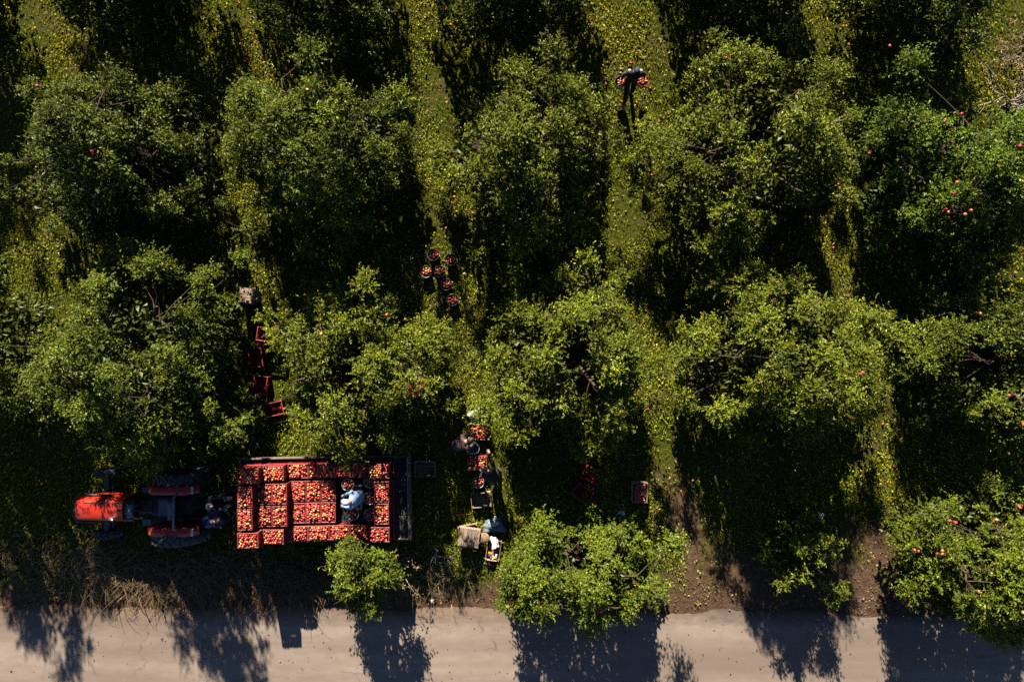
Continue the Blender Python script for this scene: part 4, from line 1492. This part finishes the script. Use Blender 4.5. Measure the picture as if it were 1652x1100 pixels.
# nose guard, grille, headlights
mb = MB()
gp = [(-1.75, 0.37, 1.08), (-2.5, 0.375, 1.08), (-2.72, 0.34, 1.08), (-2.83, 0.22, 1.08), (-2.86, 0.0, 1.08), (-2.83, -0.22, 1.08), (-2.72, -0.34, 1.08), (-2.5, -0.375, 1.08), (-1.75, -0.37, 1.08)]
mb.tube(gp, 0.028, 8)
mb.build('side_trim', 'black_paint', tk)
mb = MB()
for k in range(6):
    mb.box((-2.80, 0, 0.70 + k * 0.06), (0.03, 0.44, 0.022))
mb.build('grille', 'black_paint', tk)
for s in (-1, 1):
    MB().ball((-2.78, s * 0.24, 0.95), (0.04, 0.07, 0.06)).build('headlight', 'lamp_grey', tk)
MB().box((-2.72, 0, 0.55), (0.32, 0.62, 0.16), bev=0.03).box((-2.90, 0, 0.62), (0.10, 0.50, 0.22), bev=0.03).build('front_weight', 'black_paint', tk)
# engine, gearbox and frame
mb = MB().box((-1.9, 0, 0.66), (1.5, 0.42, 0.5), bev=0.04).box((-1.0, 0, 0.70), (0.6, 0.36, 0.48), bev=0.04).box((-0.2, 0, 0.68), (1.1, 0.5, 0.5), bev=0.06)
for k in range(5):
    mb.box((-2.3 + k * 0.2, -0.26, 0.82), (0.1, 0.10, 0.2), bev=0.02)
mb.tube([(-2.2, -0.3, 0.95), (-1.4, -0.3, 0.98)], 0.035, 8)
mb.build('engine', 'engine_grey', tk)
# dash and wheel
MB().box((-1.15, 0, 1.22), (0.30, 0.58, 0.34), bev=0.06).build('dashboard', 'black_paint', tk)
MB().box((-1.10, 0.0, 1.405), (0.16, 0.36, 0.03), bev=0.01).build('instrument_panel', 'seat_blue', tk)
sw_ = MB()
pts = [(-0.80 + 0.19 * math.cos(a) * 0.92, 0.19 * math.sin(a), 1.47 - 0.19 * math.cos(a) * 0.42) for a in np.linspace(0, 2 * math.pi, 21)]
sw_.tube(pts, 0.015, 6, cap=False)
for a in (0.5, 2.6, 4.7):
    sw_.tube([(-0.80, 0, 1.45), (-0.80 + 0.18 * math.cos(a), 0.18 * math.sin(a), 1.47 - 0.07 * math.cos(a))], 0.010, 5)
sw_.tube([(-0.80, 0, 1.45), (-1.02, 0, 1.12)], 0.022, 8)
sw_.build('steering_wheel', 'black_paint', tk)
# platform, seat, roll bar, levers
MB().box((-0.62, 0, 0.70), (0.85, 1.05, 0.03), bev=0.008).build('platform', 'engine_grey', tk)
for s in (-1, 1):
    MB().box((-0.95, s * 0.45, 0.80), (0.24, 0.16, 0.04), bev=0.01).build('foot_plate', 'seat_blue', tk)
se = MB().box((-0.28, 0, 1.03), (0.46, 0.50, 0.12), bev=0.05).build('seat', 'seat_blue', tk)
MB().box((-0.03, 0, 1.25), (0.12, 0.50, 0.42), Matrix.Rotation(R(12), 3, 'Y'), bev=0.05).build('backrest', 'seat_blue', se)
MB().box((-0.28, 0, 0.90), (0.26, 0.30, 0.16)).build('seat_mount', 'black_paint', se)
rb = MB().tube([(0.22, 0.47, 0.75), (0.22, 0.47, 1.55), (0.22, 0.40, 1.66), (0.22, -0.40, 1.66), (0.22, -0.47, 1.55), (0.22, -0.47, 0.75)], 0.032, 8)
rb.build('roll_bar', 'seat_blue', tk)
for yy, xx in ((0.22, -0.62), (0.12, -0.68), (-0.30, -0.25)):
    MB().tube([(xx, yy, 0.75), (xx + 0.05, yy, 1.12)], 0.010, 6).ball((xx + 0.05, yy, 1.14), 0.026, 8, 6).build('lever', 'black_paint', tk)
# fenders
for s in (-1, 1):
    mb = MB()
    n = 14
    yi, yo = s * 0.455, s * 0.685
    for k in range(n):
        a = R(150) - R(118) * k / (n - 1)
        r_ = 0.845
        zx, zz = math.cos(a) * r_, 0.75 + math.sin(a) * r_
        zz = min(zz, 1.47)
        mb.v += [(zx, yi, zz), (zx, yo, zz - 0.012), (zx * 0.985, yo, zz - 0.03), (zx * 0.985, yi, zz - 0.022)]
    for k in range(n - 1):
        a = k * 4
        for i in range(4):
            j = (i + 1) % 4
            mb.f.append((a + i, a + j, a + 4 + j, a + 4 + i)); mb.sm.append(True)
    mb.f += [(0, 1, 2, 3), ((n - 1) * 4 + 3, (n - 1) * 4 + 2, (n - 1) * 4 + 1, (n - 1) * 4)]; mb.sm += [False, False]
    # inner plate down to the platform
    base = len(mb.v)
    for k in range(n):
        a = R(150) - R(118) * k / (n - 1)
        zx = math.cos(a) * 0.84
        zz = min(0.75 + math.sin(a) * 0.84, 1.455)
        mb.v += [(zx, yi + s * 0.004, zz), (zx * 0.8, yi + s * 0.004, 0.72), (zx, yi + s * 0.012, zz), (zx * 0.8, yi + s * 0.012, 0.72)]
    for k in range(n - 1):
        b = base + 4 * k
        mb.f += [(b, b + 4, b + 5, b + 1), (b + 2, b + 3, b + 7, b + 6)]; mb.sm += [False, False]
    fo = mb.build('fender', 'fender_red', tk)
    MB().box((0.60, s * 0.57, 1.40), (0.05, 0.20, 0.10), Matrix.Rotation(R(40), 3, 'Y'), bev=0.012).build('tail_lamp', 'lamp_grey', fo)
    MB().box((-0.50, s * 0.57, 1.485), (0.06, 0.10, 0.05), bev=0.015).build('front_lamp', 'orange_pack', fo)
    wheel(tk, 'rear_wheel', (0, s * 0.82, 0.75), 0.75, 0.34, 18, 'fender_red', s * 1)
    wheel(tk, 'front_wheel', (-2.28, s * 0.88, 0.37), 0.37, 0.21, 14, 'fender_red', s * 1)
    MB().tube([(0, s * 0.2, 0.75), (0, s * 0.72, 0.75)], 0.09, 10).build('rear_axle', 'engine_grey', tk)
    MB().box((-2.28, s * 0.45, 0.45), (0.14, 0.75, 0.10), bev=0.02).tube([(-2.12, s * 0.2, 0.45), (-2.12, s * 0.78, 0.42)], 0.018, 6).build('front_axle', 'seat_blue', tk)
mb = MB()
for s in (-1, 1):
    mb.tube([(0.35, s * 0.25, 0.60), (0.95, s * 0.36, 0.52)], 0.03, 6)
    mb.tube([(0.30, s * 0.28, 1.02), (0.80, s * 0.36, 0.90), (0.78, s * 0.34, 0.56)], 0.02, 6)
mb.tube([(0.35, 0, 0.98), (0.85, 0.02, 0.86)], 0.024, 6)
mb.box((0.6, 0, 0.46), (0.7, 0.12, 0.06))
mb.build('hitch', 'steel', tk)
# ------------------------------------------------------------------ people
def ik(a, b, l1, l2, hint):
    """joint between a and b for two limb lengths, bent towards hint"""
    a, b = Vector(a), Vector(b)
    d = b - a
    L = min(d.length, (l1 + l2) * 0.985)
    dn = d.normalized()
    b2 = a + dn * L
    x = (l1 * l1 - l2 * l2 + L * L) / (2 * L)
    h = math.sqrt(max(0, l1 * l1 - x * x))
    hn = Vector(hint) - dn * Vector(hint).dot(dn)
    hn = hn.normalized() if hn.length > 1e-5 else dn.orthogonal().normalized()
    return a + dn * x + hn * h, b2


def person(label, pelvis, spine, facing, hand_l, hand_r, foot_l, foot_r, look, top, legs, sleeves=None, shoes='boot', head=None, hat='hair', hat_mat='hair_dark', brim=None, s=1.0, fists=True):
    pelvis, spine, f = Vector(pelvis), Vector(spine).normalized(), Vector((facing[0], facing[1], 0)).normalized()
    r = Vector((f.y, -f.x, 0))                     # the person's right side
    belly = pelvis + spine * 0.20 * s
    chest = pelvis + spine * 0.42 * s + f * 0.01
    look = Vector(look).normalized()
    neck = pelvis + spine * 0.56 * s
    hd = (spine * 0.6 + look * 0.35 + Vector((0, 0, 0.4))).normalized()
    headc = neck + hd * 0.165 * s
    V, E, RAD, REG = [], [], [], []

    def v(p, rad):
        V.append(Vector(p)); RAD.append(rad * s); return len(V) - 1

    def e(a, b, reg):
        E.append((a, b)); REG.append(reg)
    ip = v(pelvis, (0.150))
    ib = v(belly, 0.145); ic = v(chest, 0.150); inn = v(neck - spine * 0.03, 0.075); ih = v(neck + hd * 0.06, 0.058)
    e(ip, ib, 'top'); e(ib, ic, 'top'); e(ic, inn, 'top'); e(inn, ih, 'skin')
    hands = []
    for sd, hand in ((-1, hand_l), (1, hand_r)):
        sh = chest + r * sd * 0.185 * s + spine * 0.06 * s
        el, wr = ik(sh, hand, 0.29 * s, 0.26 * s, -f * 0.4 + r * sd * 0.5 + Vector((0, 0, -0.8)))
        mid1, mid2 = sh.lerp(el, 0.5), el.lerp(wr, 0.5)
        a = v(sh, 0.078); b0 = v(mid1, 0.060); b = v(el, 0.050); b1 = v(mid2, 0.046); c = v(wr, 0.034)
        e(ic, a, 'top'); e(a, b0, 'sleeve'); e(b0, b, 'sleeve'); e(b, b1, 'sleeve'); e(b1, c, 'sleeve')
        hands.append((wr, (wr - el).normalized(), sd))
    for sd, foot in ((-1, foot_l), (1, foot_r)):
        hp = pelvis + r * sd * 0.095 * s - Vector((0, 0, 0.06))
        ank = Vector(foot) + Vector((0, 0, 0.09))
        kn, ank = ik(hp, ank, 0.43 * s, 0.42 * s, f + Vector((0, 0, 0.05)))
        a = v(hp, 0.105); a1 = v(hp.lerp(kn, 0.5), 0.085); b = v(kn, 0.066); b1 = v(kn.lerp(ank, 0.4), 0.062); c = v(ank, 0.046)
        d1 = v(ank + f * 0.08 * s - Vector((0, 0, 0.045)), 0.048); d2 = v(ank + f * 0.17 * s - Vector((0, 0, 0.055)), 0.036)
        e(ip, a, 'legs'); e(a, a1, 'legs'); e(a1, b, 'legs'); e(b, b1, 'legs'); e(b1, c, 'legs'); e(c, d1, 'shoe'); e(d1, d2, 'shoe')
    me = bpy.data.meshes.new('skeleton')
    me.from_pydata([tuple(p) for p in V], E, [])
    tmp = bpy.data.objects.new('skeleton', me)
    COL.objects.link(tmp)
    md = tmp.modifiers.new('skin', 'SKIN')
    md.use_smooth_shade = True
    for i, sv in enumerate(me.skin_vertices[0].data):
        q = RAD[i]
        sv.radius = (q, q)
        sv.use_root = (i == 0)
    sub = tmp.modifiers.new('sub', 'SUBSURF'); sub.levels = 2; sub.render_levels = 2
    dg = bpy.context.evaluated_depsgraph_get()
    ev = tmp.evaluated_get(dg)
    em = ev.to_mesh()
    vv = [p.co.copy() for p in em.vertices]
    ff = [tuple(p.vertices) for p in em.polygons]
    ev.to_mesh_clear()
    bpy.data.objects.remove(tmp, do_unlink=True)
    bpy.data.meshes.remove(me)
    # region of every face = nearest bone
    order = ['top', 'sleeve', 'legs', 'shoe', 'skin']
    mats = [M[top], M[sleeves or top], M[legs], M[shoes], M['skin']]
    midx = []
    segs = [(V[a], V[b], RAD[a], RAD[b], order.index(g)) for (a, b), g in zip(E, REG)]
    for fc in ff:
        c = Vector((0, 0, 0))
        for i in fc: c += vv[i]
        c /= len(fc)
        best, bi = 9, 0
        for a, b, ra, rb, g in segs:
            ab = b - a
            t = max(0, min(1, (c - a).dot(ab) / max(1e-9, ab.length_squared)))
            dd = (c - (a + ab * t)).length - (ra + (rb - ra) * t)
            if dd < best: best, bi = dd, g
        midx.append(bi)
    mb = MB()
    mb.add(vv, ff, True)
    # hands: palm and five bent fingers
    for wr, dr, sd in hands:
        down = Vector((0, 0, -1)) - dr * dr.z * -1
        nrm = (Vector((0, 0, 1)) - dr * dr.z)
        nrm = nrm.normalized() if nrm.length > 0.1 else f.copy()
        side = dr.cross(nrm).normalized()
        palm = wr + dr * 0.045
        rt = Matrix((side, dr, nrm)).transposed()
        n0 = len(mb.f)
        mb.ball(palm, (0.042, 0.058, 0.018), 10, 6, rt)
        for k, (off, ln) in enumerate(((-0.030, 0.060), (-0.010, 0.072), (0.010, 0.068), (0.030, 0.052))):
            b0 = palm + side * off + dr * 0.045
            mb.tube([b0 - dr * 0.02, b0 + dr * ln * 0.5 - nrm * 0.006, b0 + dr * ln * 0.85 - nrm * 0.03, b0 + dr * ln * 0.9 - nrm * 0.052], [0.0095, 0.009, 0.008, 0.006], 6)
        tb0 = palm - side * sd * 0.036 - dr * 0.02
        mb.tube([tb0, tb0 - side * sd * 0.025 + dr * 0.03 - nrm * 0.01, tb0 - side * sd * 0.025 + dr * 0.055 - nrm * 0.03], [0.012, 0.010, 0.007], 6)
        midx += [4] * (len(mb.f) - n0)
    # head with jaw, nose and ears
    up = hd
    fw = (look - up * look.dot(up))
    fw = fw.normalized() if fw.length > 0.1 else f.copy()
    sdv = fw.cross(up).normalized()
    rt = Matrix((sdv, fw, up)).transposed()
    n0 = len(mb.f)
    nb = len(mb.v)
    mb.ball(headc, (0.078 * s, 0.098 * s, 0.118 * s), 18, 14, rt)
    for i in range(nb, len(mb.v)):
        q = rt.transposed() @ (Vector(mb.v[i]) - headc)
        if q.z < -0.02:
            k = min(1, (-q.z - 0.02) / 0.09)
            q.x *= 1 - 0.28 * k
            q.y = q.y * (1 - 0.15 * k) + 0.012 * k
        if abs(q.x) < 0.03 and q.y > 0.06 and 0.0 < q.z + 0.02 < 0.05:
            q.y -= 0.004
        mb.v[i] = tuple(headc + rt @ q)
    mb.tube([headc + rt @ Vector((0, 0.092, 0.02)), headc + rt @ Vector((0, 0.112, -0.018)), headc + rt @ Vector((0, 0.095, -0.028))], [0.008, 0.015, 0.010], 6)
    for sd in (-1, 1):
        mb.ball(headc + rt @ Vector((sd * 0.080, -0.005, -0.005)), (0.010, 0.022, 0.032), 8, 6, rt)
    midx += [4] * (len(mb.f) - n0)
    # eyes and mouth are darker folds of the same surface
    n0 = len(mb.f)
    for sd in (-1, 1):
        mb.ball(headc + rt @ Vector((sd * 0.030, 0.088, 0.012)), (0.013, 0.008, 0.008), 8, 6, rt)
    mb.ball(headc + rt @ Vector((0, 0.088, -0.055)), (0.024, 0.008, 0.006), 8, 6, rt)
    midx += [5] * (len(mb.f) - n0)
    mats.append(M['hair_dark'])
    bme = bpy.data.meshes.new('person')
    bme.from_pydata(mb.v, [], mb.f)
    for m_ in mats: bme.materials.append(m_)
    bme.polygons.foreach_set('material_index', midx)
    bme.polygons.foreach_set('use_smooth', [True] * len(mb.f))
    bme.update()
    o = link('person', bme)
    tag(o, label, 'person')
    # hair or cap: an open shell over the skull
    hm = MB()
    n, m = 20, 9
    low = {'hair': -0.06, 'cap': 0.02, 'hood': -0.09}[hat]
    puff = {'hair': 1.07, 'cap': 1.12, 'hood': 1.2}[hat]
    for i in range(m):
        t = i / (m - 1)
        for k in range(n):
            a = 2 * math.pi * k / n
            front = math.sin(a)
            zmin = low + (0.075 if hat == 'hair' else 0.02 if hat == 'cap' else 0.06) * max(0, front)
            th = t * math.acos(max(-1, min(1, zmin / 0.118)))
            wv = 1 + (0.03 * math.sin(a * 7 + i) if hat == 'hair' else 0.012 * math.sin(a * 6))
            hm.v.append(tuple(headc + rt @ Vector((0.078 * s * puff * wv * math.sin(th) * math.cos(a), 0.098 * s * puff * wv * math.sin(th) * math.sin(a), 0.118 * s * puff * math.cos(th)))))
    for i in range(m - 1):
        for k in range(n):
            k2 = (k + 1) % n
            hm.f.append((i * n + k, (i + 1) * n + k, (i + 1) * n + k2, i * n + k2)); hm.sm.append(True)
    ho = hm.build({'hair': 'hair', 'cap': 'cap', 'hood': 'hood'}[hat], hat_mat, o)
    if brim:
        bm_ = MB()
        pts = []
        for k in range(9):
            a = R(20) + R(140) * k / 8
            pts.append((0.09 * s * math.cos(a), 0.10 * s * math.sin(a), 0.03))
            pts.append((0.10 * s * math.cos(a), (0.10 * math.sin(a) + 0.075 * math.sin(a)) * s, 0.018))
        top_ = [headc + rt @ Vector(q) for q in pts]
        bot_ = [headc + rt @ (Vector(q) - Vector((0, 0, 0.006))) for q in pts]
        fs = []
        for k in range(8):
            a = 2 * k
            fs += [(a, a + 1, a + 3, a + 2), (18 + a, 18 + a + 2, 18 + a + 3, 18 + a + 1), (a + 1, 18 + a + 1, 18 + a + 3, a + 3)]
        bm_.add(top_ + bot_, fs, True)
        bm_.build('brim', brim, ho)
    # collar and cuffs give the clothes their edges
    cl = MB()
    cpts = [neck - spine * 0.015 + (sdv * math.cos(a) * 0.078 + fw * math.sin(a) * 0.075) * s for a in np.linspace(0, 2 * math.pi, 15)]
    cl.tube(cpts, 0.016, 6, cap=False)
    cl.build('collar', top, o)
    cf = MB()
    for wr, dr, sd in hands:
        cf.tube([wr - dr * 0.035, wr + dr * 0.008], [0.044, 0.042], 10, cap=False)
    cf.build('cuff', sleeves or top, o)
    return o


def at(px, py, z):
    return P(px, py, z)


# the person on the trailer in pale blue
b = at(571, 808, BED + 1.0)
fwd = Vector((-1, 0.02, 0))
person('person in a pale blue shirt and cap standing on the trailer, reaching into a crate', (b.x + 0.14, b.y + 0.10, BED + 0.88), Vector((-0.22, 0.0, 0.97)), fwd,
       at(541, 815, BED + 0.48), at(541, 804, BED + 0.50), (b.x + 0.16, b.y - 0.04, BED), (b.x + 0.06, b.y + 0.22, BED), Vector((-0.6, 0, -0.8)), 'shirt_blue', 'denim', None, 'boot', hat='cap', hat_mat='pale_cap', brim='pale_cap')
# grey haired person in black behind the tractor, hands on the front crate
b = at(345, 812, 1.0)
person('grey haired person in dark clothes between tractor and trailer, hands on the front crate', (b.x - 0.02, b.y + 0.05, 0.95), Vector((0.20, 0.02, 1)), Vector((1, 0.05, 0)),
       at(375, 803, 1.62), at(374, 815, 1.62), (b.x - 0.05, b.y + 0.18, 0), (b.x + 0.10, b.y - 0.10, 0), Vector((0.8, 0.1, -0.5)), 'black_cloth', 'black_cloth', 'navy', hat='hair', hat_mat='hair_grey')
# person in navy holding the blue bucket
b = at(362, 829, 1.0)
bk = at(337, 841, 1.10)
person('person in a navy jacket and blue brimmed cap holding out a blue bucket', (b.x + 0.05, b.y - 0.02, 0.93), Vector((-0.10, -0.05, 1)), Vector((-0.9, -0.25, 0)),
       (bk.x + 0.10, bk.y - 0.10, 1.16), (bk.x + 0.02, bk.y + 0.17, 1.16), (b.x + 0.08, b.y - 0.16, 0), (b.x + 0.02, b.y + 0.14, 0), Vector((-0.6, -0.2, -0.5)), 'navy', 'navy', None, hat='cap', hat_mat='navy', brim='blue_trim')
bucket('blue', (bk.x, bk.y, 0.86), 0.4, 'bright blue bucket held by the person in the navy jacket', None)
# person carrying two buckets
b = at(1019, 128, 0.9)
lb, rb_ = at(1037, 131, 0.62), at(1001, 133, 0.60)
person('person in a dark cap walking on grass with an apple bucket in each hand', (b.x, b.y, 0.93), Vector((0.0, -0.06, 1)), Vector((0.0, -1, 0)),
       (lb.x, lb.y, 0.86), (rb_.x, rb_.y, 0.84), (b.x + 0.10, b.y + 0.10, 0.0), (b.x - 0.08, b.y - 0.42, 0.0), Vector((0, -0.8, -0.55)), 'black_cloth', 'black_cloth', 'grey_sleeve', 'white_cloth', hat='cap', hat_mat='navy', brim='navy', s=1.06)
chest_y = b.y - 0.16 * 0.45
carrier = [o_ for o_ in bpy.data.objects if o_.get('label', '').startswith('person in a dark cap walking')][0]
for sx in (-1, 1):
    MB().ball((b.x + sx * 0.150, b.y + 0.0, 1.46), (0.060, 0.060, 0.045), 12, 8).build('shoulder_patch', 'white_cloth', carrier)
bucket('red', (lb.x, lb.y, 0.38), 1.57, 'red bucket heaped with apples in the left hand of the walking carrier', None, 16, 'apple in the left hand bucket of the walking carrier', 'apples in the left hand bucket')
bucket('dark_up', (rb_.x, rb_.y, 0.36), 1.57, 'dark bucket of apples in the right hand of the walking carrier', None, 9, 'apple in the right hand bucket of the walking carrier', 'apples in the right hand bucket')
# picker in the brown jacket bending over the wooden crate
b = at(738, 716, 0.8)
person('picker in a brown jacket bending over the wooden crate of apples', (b.x - 0.10, b.y - 0.06, 0.80), Vector((0.62, 0.30, 0.62)), Vector((0.88, 0.45, 0)),
       at(765, 700, 0.36), at(768, 712, 0.36), (b.x - 0.12, b.y + 0.12, 0), (b.x - 0.02, b.y - 0.18, 0), Vector((0.5, 0.2, -0.8)), 'brown_cloth', 'black_cloth', None, hat='hair', hat_mat='hair_dark')
# picker in black bending over the red crate
b = at(797, 772, 0.75)
person('picker in black clothes bending over the red crate of apples', (b.x + 0.02, b.y - 0.05, 0.82), Vector((-0.32, 0.55, 0.62)), Vector((-0.5, 0.86, 0)),
       at(776, 757, 0.40), at(785, 716, 0.55), (b.x + 0.02, b.y - 0.18, 0), (b.x + 0.16, b.y + 0.05, 0), Vector((-0.6, 0.3, -0.8)), 'black_cloth', 'black_cloth', None, hat='hair', hat_mat='hair_dark')
# picker in crimson on a ladder inside the tree
b = at(672, 634, 1.7)
person('picker in a crimson jacket on a ladder inside the tree above the trailer', (b.x, b.y - 0.05, 1.75), Vector((-0.08, 0.32, 0.95)), Vector((-0.2, 1, 0)),
       (b.x - 0.28, b.y + 0.42, 2.55), (b.x + 0.20, b.y + 0.42, 2.45), (b.x - 0.10, b.y + 0.02, 0.93), (b.x + 0.12, b.y + 0.02, 0.93), Vector((-0.2, 1, 0.2)), 'red_cloth', 'black_cloth', None, hat='hood', hat_mat='red_cloth')
ld = empty('ladder', (b.x, b.y + 0.10, 0))
tag(ld, 'wooden ladder under the picker in the crimson jacket', 'ladder')
for sx in (-1, 1):
    MB().tube([(sx * 0.24, -0.35, 0), (sx * 0.19, 0.62, 2.6)], 0.022, 8).build('rail', 'wood', ld)
for k in range(8):
    t = 0.09 + k * 0.113
    MB().tube([(-0.24 + 0.05 * t, -0.35 + 0.97 * t, 2.6 * t), (0.24 - 0.05 * t, -0.35 + 0.97 * t, 2.6 * t)], 0.014, 6).build('rung', 'wood', ld)

# ------------------------------------------------------------------ the mass of crated apples
o = link('apples', np_mesh('apples', np.concatenate(HEAP_V), np.concatenate(HEAP_T), np.concatenate(HEAP_C), 'apple', True))
tag(o, 'red and yellow apples filling the crates on the trailer and beside the pickers', 'apples', kind='stuff')
